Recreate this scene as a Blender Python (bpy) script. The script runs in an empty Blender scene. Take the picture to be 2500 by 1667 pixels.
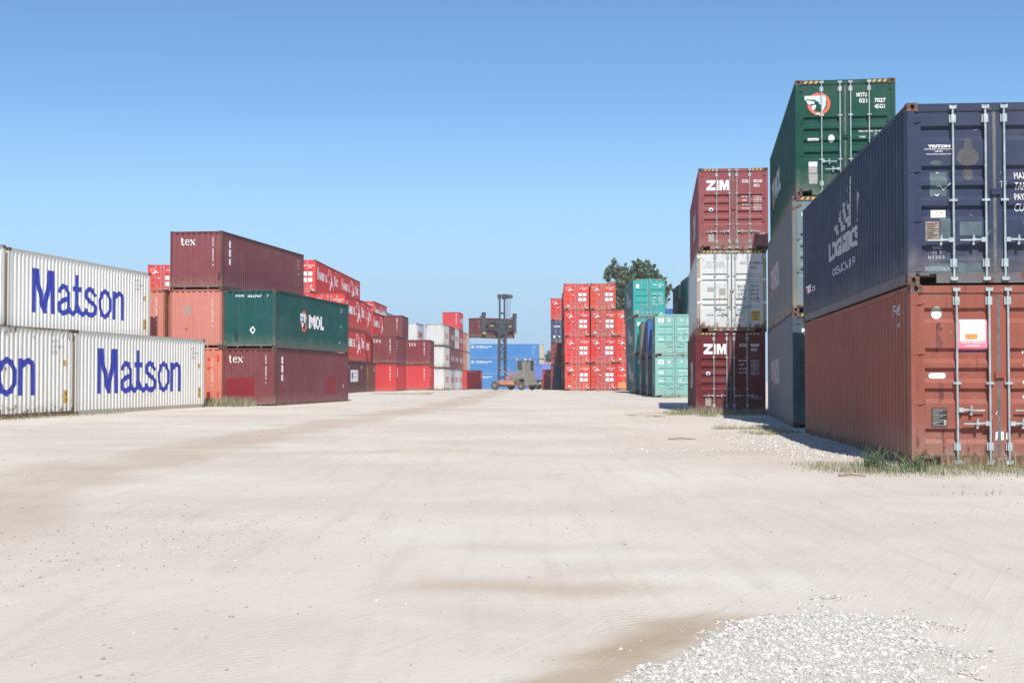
import bpy, bmesh, math, random
from mathutils import Vector, Matrix
from math import sin, cos, pi, radians as R
random.seed(7)
scene = bpy.context.scene
col = scene.collection

# ------------------------------------------------------------------ camera, light, exposure
CAM_H = 1.28
cd = bpy.data.cameras.new('camera'); cam = bpy.data.objects.new('camera', cd); col.objects.link(cam)
cd.sensor_width = 36; cd.lens = 48.24; cd.clip_end = 6000; cd.clip_start = 0.1
cam.location = (0, 0, CAM_H); cam.rotation_euler = (R(90 + 1.479), 0, 0)
scene.camera = cam
SUN_TO = Vector((.07, -1.0, 1.08)).normalized()
world = bpy.data.worlds.new('World'); scene.world = world; world.use_nodes = True
wn = world.node_tree; bg = wn.nodes['Background']
sky = wn.nodes.new('ShaderNodeTexSky'); sky.sky_type = 'NISHITA'; sky.sun_disc = False
sky.sun_elevation = R(47.1); sky.sun_rotation = R(176)
sky.air_density = 1.0; sky.dust_density = 0.0; sky.ozone_density = 3.0; sky.altitude = 1500
tint = wn.nodes.new('ShaderNodeMix'); tint.data_type = 'RGBA'; tint.blend_type = 'MULTIPLY'; tint.inputs[0].default_value = 1
wn.links.new(sky.outputs[0], tint.inputs[6]); tint.inputs[7].default_value = (.72, .92, 1.0, 1)
# pale band of haze low in the sky, by elevation
geo = wn.nodes.new('ShaderNodeTexCoord'); sep = wn.nodes.new('ShaderNodeSeparateXYZ'); wn.links.new(geo.outputs['Generated'], sep.inputs[0])
mr = wn.nodes.new('ShaderNodeMapRange'); mr.interpolation_type = 'SMOOTHSTEP'; wn.links.new(sep.outputs[2], mr.inputs['Value'])
mr.inputs['From Min'].default_value = .21; mr.inputs['From Max'].default_value = .03; mr.inputs['To Min'].default_value = 0; mr.inputs['To Max'].default_value = 1
hz = wn.nodes.new('ShaderNodeMix'); hz.data_type = 'RGBA'; wn.links.new(mr.outputs[0], hz.inputs[0]); wn.links.new(tint.outputs[2], hz.inputs[6])
hz.inputs[7].default_value = (3.35, 5.12, 6.8, 1)
wn.links.new(hz.outputs[2], bg.inputs[0]); bg.inputs[1].default_value = 0.098
sd = bpy.data.lights.new('sun', 'SUN'); sun = bpy.data.objects.new('sun', sd); col.objects.link(sun)
sd.energy = 3.9; sd.angle = R(0.5); sd.color = (1, .95, .87)
sun.rotation_euler = SUN_TO.to_track_quat('Z', 'Y').to_euler()
scene.view_settings.view_transform = 'Standard'; scene.view_settings.look = 'None'
scene.view_settings.gamma = 1; scene.view_settings.exposure = 0.5

# ------------------------------------------------------------------ node helpers
def new_mat(name):
    m = bpy.data.materials.new(name); m.use_nodes = True
    nt = m.node_tree; return m, nt, nt.nodes['Principled BSDF']
class NT:
    def __init__(s, nt): s.nt = nt; s.N = nt.nodes; s.L = nt.links
    def put(s, sock, v):
        if isinstance(v, bpy.types.NodeSocket): s.L.new(v, sock)
        else: sock.default_value = v
    def math(s, op, a, b=0, c=0, clamp=False):
        n = s.N.new('ShaderNodeMath'); n.operation = op; n.use_clamp = clamp
        s.put(n.inputs[0], a); s.put(n.inputs[1], b); s.put(n.inputs[2], c); return n.outputs[0]
    def mix(s, f, a, b, mode='MIX'):
        n = s.N.new('ShaderNodeMix'); n.data_type = 'RGBA'; n.blend_type = mode
        s.put(n.inputs[0], f)
        for i, v in ((6, a), (7, b)):
            if isinstance(v, tuple) and len(v) == 3: v = (*v, 1)
            s.put(n.inputs[i], v)
        return n.outputs[2]
    def noise(s, vec, scale, detail=3, rough=.55, dist=0):
        n = s.N.new('ShaderNodeTexNoise'); s.put(n.inputs['Vector'], vec)
        n.inputs['Scale'].default_value = scale; n.inputs['Detail'].default_value = detail
        n.inputs['Roughness'].default_value = rough; n.inputs['Distortion'].default_value = dist
        return n.outputs['Fac']
    def ramp(s, v, a, b, lo=0., hi=1.):
        n = s.N.new('ShaderNodeMapRange'); n.interpolation_type = 'SMOOTHSTEP'
        s.put(n.inputs['Value'], v); n.inputs['From Min'].default_value = a; n.inputs['From Max'].default_value = b
        n.inputs['To Min'].default_value = lo; n.inputs['To Max'].default_value = hi; return n.outputs[0]
    def vmul(s, vec, sc):
        n = s.N.new('ShaderNodeVectorMath'); n.operation = 'MULTIPLY'; s.put(n.inputs[0], vec); n.inputs[1].default_value = sc
        return n.outputs[0]
    def pos(s): return s.N.new('ShaderNodeNewGeometry').outputs['Position']
    def bump(s, h, strength, dist):
        n = s.N.new('ShaderNodeBump'); s.put(n.inputs['Height'], h); n.inputs['Strength'].default_value = strength
        n.inputs['Distance'].default_value = dist; return n.outputs[0]

def paint_material(name, rough=.5, metal=0., dirtmul=1.):
    """Container paint: hue from the object's own colour, wear (0-1) from its alpha; chalking, streaks, rust, dents."""
    m, nt, b = new_mat(name); g = NT(nt)
    oi = g.N.new('ShaderNodeObjectInfo'); base = oi.outputs['Color']; wear = g.math('MULTIPLY', oi.outputs['Alpha'], dirtmul)
    tc = g.N.new('ShaderNodeTexCoord'); P = g.pos()
    sp = g.N.new('ShaderNodeSeparateXYZ'); g.L.new(tc.outputs['Object'], sp.inputs[0]); z = sp.outputs[2]
    n1 = g.noise(P, .9, 4, .6); n2 = g.noise(P, 5, 4, .6)
    streak = g.noise(g.vmul(P, (7, 7, .45)), 1.3, 4, .6)
    fine = g.noise(P, 60, 2, .6)
    # chalked, sun faded patches
    c = g.mix(g.math('MULTIPLY', g.ramp(n1, .42, .75), .45), base, g.mix(.10, base, (.55, .5, .46)))
    dark = g.mix(1., c, (.74, .71, .69), 'MULTIPLY')
    c = g.mix(g.math('MULTIPLY', g.ramp(streak, .45, .78), g.math('MULTIPLY_ADD', wear, .7, .22, clamp=True)), c, dark)
    # pale dust creeping up from the base, with a ragged edge
    dustm = g.math('MULTIPLY', g.ramp(g.math('ADD', z, g.math('MULTIPLY', n2, -.9)), .25, -.45), g.math('MULTIPLY_ADD', wear, .5, .10))
    c = g.mix(dustm, c, (.34, .29, .23))
    # rust: speckles, plus runs near the bottom and top rails
    low = g.ramp(z, .75, .1); hi = g.ramp(z, 2.35, 2.6)
    edge = g.math('MULTIPLY', g.math('MAXIMUM', low, g.math('MULTIPLY', hi, .6)), g.math('MULTIPLY', wear, .16))
    r = g.ramp(g.math('ADD', g.math('ADD', g.math('MULTIPLY', streak, .45), g.math('MULTIPLY', n2, .55)), g.math('ADD', edge, g.math('MULTIPLY', wear, .08))), .675, .75)
    rustc = g.mix(fine, (.075, .026, .014), (.2, .08, .035))
    c = g.mix(g.math('MULTIPLY', r, .85), c, rustc)
    # scuffs
    sc = g.noise(g.vmul(P, (1.5, 1.5, 9)), 3.2, 3, .5, 1.5)
    c = g.mix(g.math('MULTIPLY', g.ramp(sc, .70, .76), .25), c, (.5, .47, .45))
    g.L.new(c, b.inputs['Base Color'])
    g.L.new(g.math('ADD', g.math('MULTIPLY', n2, .25), rough - .08, clamp=True), b.inputs['Roughness'])
    b.inputs['Metallic'].default_value = metal; b.inputs['Specular IOR Level'].default_value = .18
    h = g.math('ADD', g.math('MULTIPLY', n1, 1.0), g.math('MULTIPLY', n2, .12))
    g.L.new(g.bump(h, .6, .045), b.inputs['Normal'])
    return m

def plain(name, colr, rough=.6, metal=0., var=.15, scale=6, bump=0.0):
    m, nt, b = new_mat(name); g = NT(nt); P = g.pos()
    n = g.noise(P, scale, 4, .6)
    c = g.mix(g.ramp(n, .3, .7), tuple(k * (1 - var) for k in colr), tuple(min(1, k * (1 + var)) for k in colr))
    g.L.new(c, b.inputs['Base Color']); b.inputs['Roughness'].default_value = rough; b.inputs['Metallic'].default_value = metal
    if bump: g.L.new(g.bump(g.noise(P, scale * 6, 3), .6, bump), b.inputs['Normal'])
    return m

def worn_lettering(name, colr, cut=.66):
    """Painted or vinyl lettering: colour with small worn, dirty spots."""
    m, nt, b = new_mat(name); g = NT(nt); P = g.pos()
    n = g.noise(P, 14, 5, .7); s = g.noise(g.vmul(P, (6, 6, .6)), 2, 3)
    c = g.mix(g.math('MULTIPLY', g.ramp(s, .4, .75), .3), colr, tuple(k * .6 + .03 for k in colr))
    c = g.mix(g.math('MULTIPLY', g.ramp(n, cut, cut + .05), .6), c, (.3, .26, .24))
    g.L.new(c, b.inputs['Base Color']); b.inputs['Roughness'].default_value = .55
    return m

M = {}
M['paint'] = paint_material('container_paint')
M['frame'] = paint_material('container_frame_paint', .6, 0, 1.35)
M['steel'] = plain('galvanised_steel', (.36, .42, .43), .5, .1, .2, 9)
M['dullsteel'] = plain('dull_steel', (.25, .25, .25), .5, .4, .3, 9)
M['gasket'] = plain('rubber_gasket', (.12, .12, .115), .8, 0, .3, 8)
M['hole'] = plain('dark_void', (.01, .009, .008), .9)
M['casting'] = plain('rusty_casting', (.13, .07, .05), .8, 0, .45, 18, .004)
M['white'] = worn_lettering('white_lettering', (.80, .80, .80))
M['greywhite'] = worn_lettering('greyed_white_lettering', (.42, .43, .46), .6)
M['blueletter'] = worn_lettering('royal_blue_lettering', (.03, .045, .42), .69)
M['black'] = worn_lettering('black_lettering', (.03, .03, .035), .7)
M['greyletter'] = worn_lettering('faded_grey_lettering', (.33, .34, .36))
M['redletter'] = worn_lettering('red_lettering', (.5, .05, .05))
M['orangered'] = worn_lettering('orange_red_emblem', (.75, .12, .06), .7)
M['yellow'] = worn_lettering('yellow_paint', (.60, .36, .05), .7)
M['redpatch'] = worn_lettering('dark_red_touch_up', (.23, .012, .02), .74)
M['brightred'] = worn_lettering('bright_red_touch_up', (.62, .05, .035), .74)
M['plate'] = plain('data_plate_grey', (.36, .34, .31), .5, .2, .2, 30)
M['tanplate'] = plain('data_plate_tan', (.28, .22, .17), .6, .1, .3, 30)
M['blackplate'] = plain('data_plate_black', (.035, .035, .035), .5, .2, .4, 40)
M['palegreen'] = plain('rubbed_grey_green_patch', (.075, .11, .125), .6, 0, .25, 7)
M['olive'] = plain('stain_olive', (.07, .07, .075), .7, 0, .2, 9)
M['pink'] = plain('pink_poster', (.85, .2, .27), .5, 0, .1, 5)
M['orange'] = plain('orange_print', (.75, .28, .08), .5, 0, .2, 12)
M['skyblue'] = plain('pale_blue_print', (.55, .72, .80), .5, 0, .1, 12)
M['navyprint'] = plain('navy_print', (.02, .03, .15), .5)
M['green_emblem'] = plain('emblem_dark_green', (.012, .05, .035), .5)
M['blue_emblem'] = plain('emblem_blue', (.05, .12, .4), .5)
M['salmonprint'] = plain('salmon_print', (.50, .22, .18), .6)
M['rustedge'] = plain('flaking_rust_edge', (.17, .12, .095), .9, 0, .5, 30, .003)
M['darkrun'] = plain('dark_grime_run', (.15, .045, .035), .8, 0, .3, 14)
M['dustcoat'] = plain('dried_dust', (.36, .31, .23), .9, 0, .2, 20)

# ------------------------------------------------------------------ mesh helpers
class MB:
    def __init__(s): s.v = []; s.f = []; s.m = []
    def quad(s, pts, mi=0):
        n = len(s.v); s.v += [tuple(p) for p in pts]; s.f.append(tuple(range(n, n + len(pts)))); s.m.append(mi)
    def box(s, x0, x1, y0, y1, z0, z1, mi=0):
        n = len(s.v)
        s.v += [(x0, y0, z0), (x1, y0, z0), (x1, y1, z0), (x0, y1, z0), (x0, y0, z1), (x1, y0, z1), (x1, y1, z1), (x0, y1, z1)]
        for f in ((0, 3, 2, 1), (4, 5, 6, 7), (0, 1, 5, 4), (1, 2, 6, 5), (2, 3, 7, 6), (3, 0, 4, 7)):
            s.f.append(tuple(n + k for k in f)); s.m.append(mi)
    def tube(s, a, b, r, seg=8, r2=None, mi=0, cap=True):
        a = Vector(a); b = Vector(b); r2 = r if r2 is None else r2
        d = (b - a).normalized(); t = Vector((0, 0, 1)) if abs(d.z) < .9 else Vector((1, 0, 0))
        u = d.cross(t).normalized(); w = d.cross(u)
        n = len(s.v)
        for k in range(seg):
            q = 2 * pi * k / seg; o = u * cos(q) + w * sin(q)
            s.v.append(tuple(a + o * r)); s.v.append(tuple(b + o * r2))
        for k in range(seg):
            j = (k + 1) % seg
            s.f.append((n + 2 * k, n + 2 * j, n + 2 * j + 1, n + 2 * k + 1)); s.m.append(mi)
        if cap:
            s.f.append(tuple(n + 2 * k for k in range(seg))[::-1]); s.m.append(mi)
            s.f.append(tuple(n + 2 * k + 1 for k in range(seg))); s.m.append(mi)
    def bar(s, a, b, w, d=None, mi=0):
        d = w if d is None else d
        a = Vector(a); b = Vector(b); dr = (b - a).normalized()
        t = Vector((0, 0, 1)) if abs(dr.z) < .95 else Vector((0, 1, 0))
        u = dr.cross(t).normalized() * w / 2; k = dr.cross(u).normalized() * d / 2
        n = len(s.v)
        for p in (a, b):
            for q in (-u - k, u - k, u + k, -u + k): s.v.append(tuple(p + q))
        for f in ((0, 1, 2, 3), (7, 6, 5, 4), (0, 4, 5, 1), (1, 5, 6, 2), (2, 6, 7, 3), (3, 7, 4, 0)):
            s.f.append(tuple(n + q for q in f)); s.m.append(mi)
    def mesh(s, name, mats, smooth=False, fix=True):
        me = bpy.data.meshes.new(name); me.from_pydata(s.v, [], s.f)
        for m in mats: me.materials.append(m)
        me.polygons.foreach_set('material_index', s.m)
        if fix:
            bm = bmesh.new(); bm.from_mesh(me); bmesh.ops.recalc_face_normals(bm, faces=bm.faces); bm.to_mesh(me); bm.free()
        if smooth: me.polygons.foreach_set('use_smooth', [True] * len(me.polygons))
        me.update(); return me

def link(name, me, parent=None, color=None):
    o = bpy.data.objects.new(name, me); col.objects.link(o)
    if parent: o.parent = parent
    if color: o.color = color
    return o
def tag(o, label=None, cat=None, group=None, kind=None):
    if label: o['label'] = label
    if cat: o['category'] = cat
    if group: o['group'] = group
    if kind: o['kind'] = kind
    return o

# ------------------------------------------------------------------ container geometry (cached)
W = 2.438; S = 2.591; HC = 2.896; L40 = 12.19; L20 = 6.058
STD5 = [(.33, .08, .06, .075), (.90, .08, .06, .075), (1.18, .08, .06, .075), (1.47, .08, .06, .075), (2.04, .08, .06, .075)]
HC4 = [(.93, .08, .06, .08), (1.22, .08, .06, .08), (1.51, .08, .06, .08), (1.80, .08, .06, .08)]
THIN3 = [(.76, .045, .03, .055), (1.24, .045, .03, .055), (1.72, .045, .03, .055)]
THIN4 = [(.82, .04, .02, .05), (1.30, .04, .02, .05), (1.80, .04, .02, .05)]
WHT4 = [(.83, .05, .03, .05), (1.04, .05, .03, .05), (1.72, .05, .03, .05), (1.92, .05, .03, .05)]
cache = {}
def cached(key, fn):
    if key not in cache: cache[key] = fn()
    return cache[key]

CP = .278; CD = .036
def side_profile(L):
    """list of (v, inward offset); v measured from the near end."""
    m = .16; n = int((L - 2 * m) / CP); m = (L - n * CP) / 2
    pts = [(.06, 0.)]
    for k in range(n):
        v = m + k * CP
        pts += [(v + .035, 0.), (v + .104, CD), (v + .174, CD), (v + .243, 0.)]
    pts.append((L - .06, 0.)); return pts
EP = .262; ED = .045
def end_profile():
    n = 8; m = (W - n * EP) / 2; pts = [(.1, 0.)]
    for k in range(n):
        v = m + k * EP
        pts += [(v + .075, 0.), (v + .11, ED), (v + .2, ED), (v + .235, 0.)]
    pts.append((W - .1, 0.)); return pts
def interp(pts, v):
    if v <= pts[0][0]: return pts[0][1]
    for a, b in zip(pts, pts[1:]):
        if v <= b[0]: return a[1] + (b[1] - a[1]) * (v - a[0]) / max(1e-9, b[0] - a[0])
    return pts[-1][1]
def door_profile(H, pat, dep=.050):
    """list of (z, inward offset) ascending in z"""
    pts = [(H - .11, 0.)]
    for (t, a, b, c) in pat:
        tot = a + b + c; a = tot * .16; c = tot * .29; b = tot - a - c
        pts += [(H - t, 0.), (H - t - a, dep), (H - t - a - b, dep), (H - t - a - b - c, 0.)]
    pts.append((.17, 0.)); return pts[::-1]

def frame_mesh(L, H, doors, pockets):
    b = MB(); hw = W / 2; hl = L / 2
    z0, z1 = .118, H - .118
    for sx in (-1, 1):
        for sy in (-1, 1):           # corner posts, L section
            x0, x1 = sorted((sx * (hw - .11), sx * (hw - .004))); y0, y1 = sorted((sy * (hl - .10), sy * (hl - .004)))
            b.box(x0, x1, y0, y1, z0, z1)
    for sx in (-1, 1):
        x0, x1 = sorted((sx * (hw - .07), sx * (hw - .002)))
        b.box(x0, x1, -hl + .18, hl - .18, H - .075, H - .012)          # top side rail
        x0, x1 = sorted((sx * (hw - .06), sx * (hw - .006)))
        if pockets:                                                      # 20 ft: rail with fork pockets
            cuts = [(-1.35, -.98), (.98, 1.35)] 
            ys = [-hl + .18, cuts[0][0], cuts[0][1], cuts[1][0], cuts[1][1], hl - .18]
            for k in range(0, 6, 2): b.box(x0, x1, ys[k], ys[k + 1], .02, .165)
            for c in cuts: b.box(x0, x1, c[0], c[1], .135, .165)
        else: b.box(x0, x1, -hl + .18, hl - .18, .02, .165)
    for sy in (-1, 1):
        y0, y1 = sorted((sy * (hl - .09), sy * (hl - .010)))
        if doors and sy < 0:
            b.box(-hw + .165, hw - .165, y0, y1, H - .118, H - .014)     # header
            b.box(-hw + .165, -hw + .30, y0, y1, .125, .15); b.box(hw - .30, hw - .165, y0, y1, .125, .15)
            b.box(-hw + .40, hw - .40, y0, y1, .018, .15)                # sill between pockets
        else:
            b.box(-hw + .165, hw - .165, y0, y1, H - .085, H - .014)
            b.box(-hw + .165, hw - .165, y0, y1, .09, .165)
            for k in (-.55, .55): b.box(k - .03, k + .03, y0, y1 , .015, .09)
    b.box(-hw + .07, hw - .07, -hl + .1, hl - .1, .11, .15)              # floor
    n = int(L / .9)
    for k in range(1, n): b.box(-hw + .07, hw - .07, -hl + k * L / n - .03, -hl + k * L / n + .03, .03, .11)   # cross members
    return b.mesh('container_frame', [M['frame']])
def casting_mesh(sx, sy, top):
    """corner block with oval holes on its two outward faces, origin at its outer corner"""
    b = MB(); X, Y, Z = .162, .178, .118
    def face(o, du, dw, dn, lu, lw):
        o = Vector(o); du = Vector(du); dw = Vector(dw); dn = Vector(dn)
        c = o + du * lu / 2 + dw * lw / 2; N = 12; out = []; inn = []; back = []
        for k in range(N):
            q = 2 * pi * (k + .5) / N; cu, cw = cos(q), sin(q); s = 1 / max(abs(cu), abs(cw))
            out.append(c + du * cu * s * lu / 2 + dw * cw * s * lw / 2)
            p = c + du * cu * .030 + dw * cw * .040; inn.append(p); back.append(p - dn * .03)
        for k in range(N):
            j = (k + 1) % N
            b.quad([out[k], out[j], inn[j], inn[k]]); b.quad([inn[k], inn[j], back[j], back[k]], 1)
        b.quad(back, 1)
    ax = -sx; ay = -sy
    z0 = -Z if top else 0
    face((0, 0, z0), (ax, 0, 0), (0, 0, 1), (0, sy, 0), X, Z)
    face((0, 0, z0), (0, ay, 0), (0, 0, 1), (sx, 0, 0), Y, Z)
    x1, y1 = ax * X, ay * Y; z1 = z0 + Z
    b.quad([(x1, 0, z0), (x1, y1, z0), (x1, y1, z1), (x1, 0, z1)]); b.quad([(0, y1, z0), (x1, y1, z0), (x1, y1, z1), (0, y1, z1)])
    b.quad([(0, 0, z1), (x1, 0, z1), (x1, y1, z1), (0, y1, z1)]); b.quad([(0, 0, z0), (x1, 0, z0), (x1, y1, z0), (0, y1, z0)])
    return b.mesh('corner_casting', [M['casting'], M['hole']], fix=False)
def side_mesh(L, H, sx):
    b = MB(); pr = side_profile(L); hl = L / 2; x = W / 2 - .010; zb, zt = .155, H - .07
    for (v0, d0), (v1, d1) in zip(pr, pr[1:]):
        q = [(sx * (x - d0), v0 - hl, zb), (sx * (x - d1), v1 - hl, zb), (sx * (x - d1), v1 - hl, zt), (sx * (x - d0), v0 - hl, zt)]
        b.quad(q if sx > 0 else q[::-1])
    return b.mesh('side_wall', [M['paint']], fix=False)
def roof_mesh(L, H):
    b = MB(); hl = L / 2; x = W / 2 - .07; n = int(L / .21); z = H - .028
    p = [-hl + .12 + k * (L - .24) / n for k in range(n + 1)]
    for k in range(n):
        za = z if k % 2 == 0 else z - .016; zb = z - .016 if k % 2 == 0 else z
        b.quad([(-x, p[k], za), (x, p[k], za), (x, p[k + 1], zb), (-x, p[k + 1], zb)])
    for sy in (-1, 1):
        y0, y1 = sorted((sy * (hl - .01), sy * (hl - .12))); b.quad([(-x, y0, z), (x, y0, z), (x, y1, z), (-x, y1, z)])
    return b.mesh('roof', [M['paint']], fix=False)
def end_mesh(L, H, sy):
    b = MB(); pr = end_profile(); y = L / 2 - .022; zb, zt = .16, H - .08
    for (v0, d0), (v1, d1) in zip(pr, pr[1:]):
        q = [(v0 - W / 2, sy * (y - d0), zb), (v1 - W / 2, sy * (y - d1), zb), (v1 - W / 2, sy * (y - d1), zt), (v0 - W / 2, sy * (y - d0), zt)]
        b.quad(q if sy < 0 else q[::-1])
    return b.mesh('end_wall', [M['paint']], fix=False)
DY = .030    # door face inset from the end plane
def door_mesh(L, H, pat, sd):
    b = MB(); pr = door_profile(H, pat); y = -L / 2 + DY
    x0, x1 = .115, W / 2 - .022               # as a left leaf, u from the left corner
    g0, g1 = x0 + .085, x1 - .115
    def X(u): return (u - W / 2) if sd < 0 else (W / 2 - u)
    zt, zb = pr[-1][0], pr[0][0]
    for a, c in ((x0, g0), (g1, x1)):
        p, q = sorted((X(a), X(c))); b.box(p, q, y, y + .062, zb - .01, zt + .0)
    for (z0, d0), (z1, d1) in zip(pr, pr[1:]):
        b.quad([(X(g0), y + d0, z0), (X(g1), y + d0, z0), (X(g1), y + d1, z1), (X(g0), y + d1, z1)])
    p, q = sorted((X(g0), X(g1))); b.box(p, q, y + .052, y + .062, zb, zt)
    return b.mesh('door', [M['paint']])
def rod_mesh(L, H, detail):
    b = MB(); y = -L / 2 + DY - .042
    b.tube((0, y, .05), (0, y, H - .05), .0155, 10 if detail else 6)
    for z in (.085, H - .065):                                             # cam and keeper
        b.box(-.045, .045, y - .012, y + .05, z - .012, z + .014); b.box(-.03, .03, y - .02, y + .03, z - .035, z - .012)
        if detail: b.box(-.05, -.03, y - .02, y + .02, z - .03, z + .02); b.box(.03, .05, y - .02, y + .02, z - .03, z + .02)
    for z in ((.30, H - .235) if H < 2.7 else (.30, H - .24)):              # bearing plates
        b.box(-.025, .025, y - .018, y + .030, z - .06, z + .06)
        b.box(-.048, -.030, y + .01, y + .040, z - .055, z + .055); b.box(.030, .044, y + .01, y + .040, z - .055, z + .055)
    for z in ((H * .46,) if H < 2.7 else (H * .31, H * .69)):              # guides
        b.box(-.055, .055, y - .006, y + .036, z - .014, z + .014); b.box(-.026, .026, y - .022, y - .008, z - .02, z + .02)
    return b.mesh('locking_rod', [M['steel']])
def handle_mesh(L, sg):
    """lever handle pivoting on its rod at x=0, pointing to sg"""
    b = MB(); y = -L / 2 + DY - .055
    def bx(a, c, y0, y1, z0, z1):
        p, q = sorted((sg * a, sg * c)); b.box(p, q, y0, y1, z0, z1)
    bx(.012, .075, y - .02, y + .01, -.032, .032)
    bx(.075, .20, y - .012, y + .004, -.012, .016); bx(.20, .37, y - .02, y - .005, -.016, .006)
    bx(.165, .20, y - .028, y + .055, -.022, .03); bx(.172, .192, y - .034, y - .01, .03, .066)
    b.tube((sg * .183, y + .004, -.03), (sg * .183, y + .004, -.075), .019, 8)
    return b.mesh('handle', [M['steel']])
def hinge_mesh(L, sd, zc):
    b = MB(); y = -L / 2 + DY
    a, c, e = -.105, .0, .085
    pts = [(a, y - .030), (-.02, y - .034), (e, y - .006), (a, y + .004)]
    for k in range(1):
        top = [(sd * -p[0], p[1], .050 if i in (0, 3) else (.046 if i == 1 else .03)) for i, p in enumerate(pts)]
        bot = [(sd * -p[0], p[1], -.050 if i in (0, 3) else (-.046 if i == 1 else -.03)) for i, p in enumerate(pts)]
        b.quad(top); b.quad(bot[::-1])
        for i in range(4):
            j = (i + 1) % 4; b.quad([top[i], bot[i], bot[j], top[j]])
    b.tube((sd * .10, y - .018, -.05), (sd * .10, y - .018, .05), .014, 8)
    b.v = [(x + sd * (W / 2 - .125), y_, z + zc) for x, y_, z in b.v]
    return b.mesh('hinge', [M['frame']])
def gasket_mesh(L, H):
    b = MB(); y = -L / 2 + DY + .003
    b.box(-.0215, .0215, y - .006, y + .02, .16, H - .115)
    b.box(-W / 2 + .11, W / 2 - .11, y - .014, y + .02, H - .128, H - .112)
    b.box(-W / 2 + .11, W / 2 - .11, y - .014, y + .02, .148, .166)
    b.box(-W / 2 + .098, -W / 2 + .114, y + .004, y + .02, .16, H - .12); b.box(W / 2 - .114, W / 2 - .098, y + .004, y + .02, .16, H - .12)
    return b.mesh('door_gasket', [M['gasket']])

# ------------------------------------------------------------------ lettering and emblems laid on a wall's own relief
_txt = {}
def text_polys(body, bold=0.0):
    key = (body, bold)
    if key in _txt: return _txt[key]
    cu = bpy.data.curves.new('t', 'FONT'); cu.body = body; cu.offset = bold; cu.resolution_u = 3; cu.fill_mode = 'FRONT'
    o = bpy.data.objects.new('t', cu); col.objects.link(o)
    dg = bpy.context.evaluated_depsgraph_get(); me = bpy.data.meshes.new_from_object(o.evaluated_get(dg))
    vs = [(v.co.x, v.co.y) for v in me.vertices]; fs = [tuple(p.vertices) for p in me.polygons]
    bpy.data.objects.remove(o); bpy.data.curves.remove(cu); bpy.data.meshes.remove(me)
    xs = [v[0] for v in vs]; ys = [v[1] for v in vs]
    x0, x1, y0, y1 = min(xs), max(xs), min(ys), max(ys)
    vs = [((x - x0) / (x1 - x0), (y - y0) / (y1 - y0)) for x, y in vs]
    _txt[key] = (vs, fs, (x1 - x0) / (y1 - y0)); return _txt[key]
def T(body, x, z, w, h, bold=.02):
    vs, fs, _ = text_polys(body, bold); return [([(x + a * w, z + c * h) for a, c in vs], fs, 0)]
def TV(body, x, ztop, w, h, pitch, bold=.03):
    """characters stacked downwards"""
    out = []
    for k, ch in enumerate(body):
        if ch == ' ': continue
        ww = w * (.35 if ch in '1I' else 1)
        out += T(ch, x + (w - ww) / 2, ztop - k * pitch - h, ww, h, bold)
    return out
def rect(x0, x1, z0, z1, lift=0): return [([(x0, z0), (x1, z0), (x1, z1), (x0, z1)], [(0, 1, 2, 3)], lift)]
def poly(pts, lift=0): return [(list(pts), [tuple(range(len(pts)))], lift)]
def disc(cx, cz, rx, rz=None, n=20, lift=0, a0=0, a1=2 * pi):
    rz = rx if rz is None else rz
    return poly([(cx + rx * cos(a0 + (a1 - a0) * k / n), cz + rz * sin(a0 + (a1 - a0) * k / n)) for k in range(n if a1 - a0 > 6.2 else n + 1)], lift)
def stroke(pts, w, lift=0, closed=False, sx=1.0):
    """ribbon of constant width w (in z), w*sx in x, mitred"""
    P = [Vector((p[0] / sx, p[1])) for p in pts]; n = len(P); vs = []
    for i in range(n):
        a = P[i - 1] if (i > 0 or closed) else None; c = P[(i + 1) % n] if (i < n - 1 or closed) else None
        d1 = (P[i] - a).normalized() if a is not None else None; d2 = (c - P[i]).normalized() if c is not None else None
        if d1 is None: d1 = d2
        if d2 is None: d2 = d1
        t = (d1 + d2).normalized(); nrm = Vector((-t.y, t.x)); k = w / 2 / max(.5, nrm.dot(Vector((-d1.y, d1.x))))
        for s in (1, -1):
            q = P[i] + nrm * k * s; vs.append((q.x * sx, q.y))
    fs = []
    for i in range(n if closed else n - 1):
        j = (i + 1) % n; fs.append((2 * i, 2 * i + 1, 2 * j + 1, 2 * j))
    return [(vs, fs, lift)]
def shift(polys, dx, dz, sx=1, sz=1): return [([(x * sx + dx, z * sz + dz) for x, z in v], f, l) for v, f, l in polys]

class Ctn: pass
def lay(c, surf, polys, mat, parent, name='lettering', lift=.0):
    """pieces that do not touch become parts of their own (stickers, plates, patches)"""
    if len(polys) == 1: return lay1(c, surf, polys, mat, parent, name, lift)
    bb = lambda p: (min(v[0] for v in p[0]), max(v[0] for v in p[0]), min(v[1] for v in p[0]), max(v[1] for v in p[0]))
    gr = []; mg = .16 if name == 'lettering' else 0
    for p in polys:
        b = bb(p); hit = [g for g in gr if any(b[0] < q[1] + mg and q[0] < b[1] + mg and b[2] < q[3] + mg and q[2] < b[3] + mg for q in map(bb, g))]
        for g in hit: gr.remove(g)
        gr.append(sum(hit, []) + [p])
    if name in ('hazard_stripe', 'emblem', 'scrape') and len(gr) > 4: gr = [sum(gr[:len(gr) // 2], []), sum(gr[len(gr) // 2:], [])] if name == 'hazard_stripe' else [sum(gr, [])]
    for g in gr: r = lay1(c, surf, g, mat, parent, name, lift)
    return r
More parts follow.
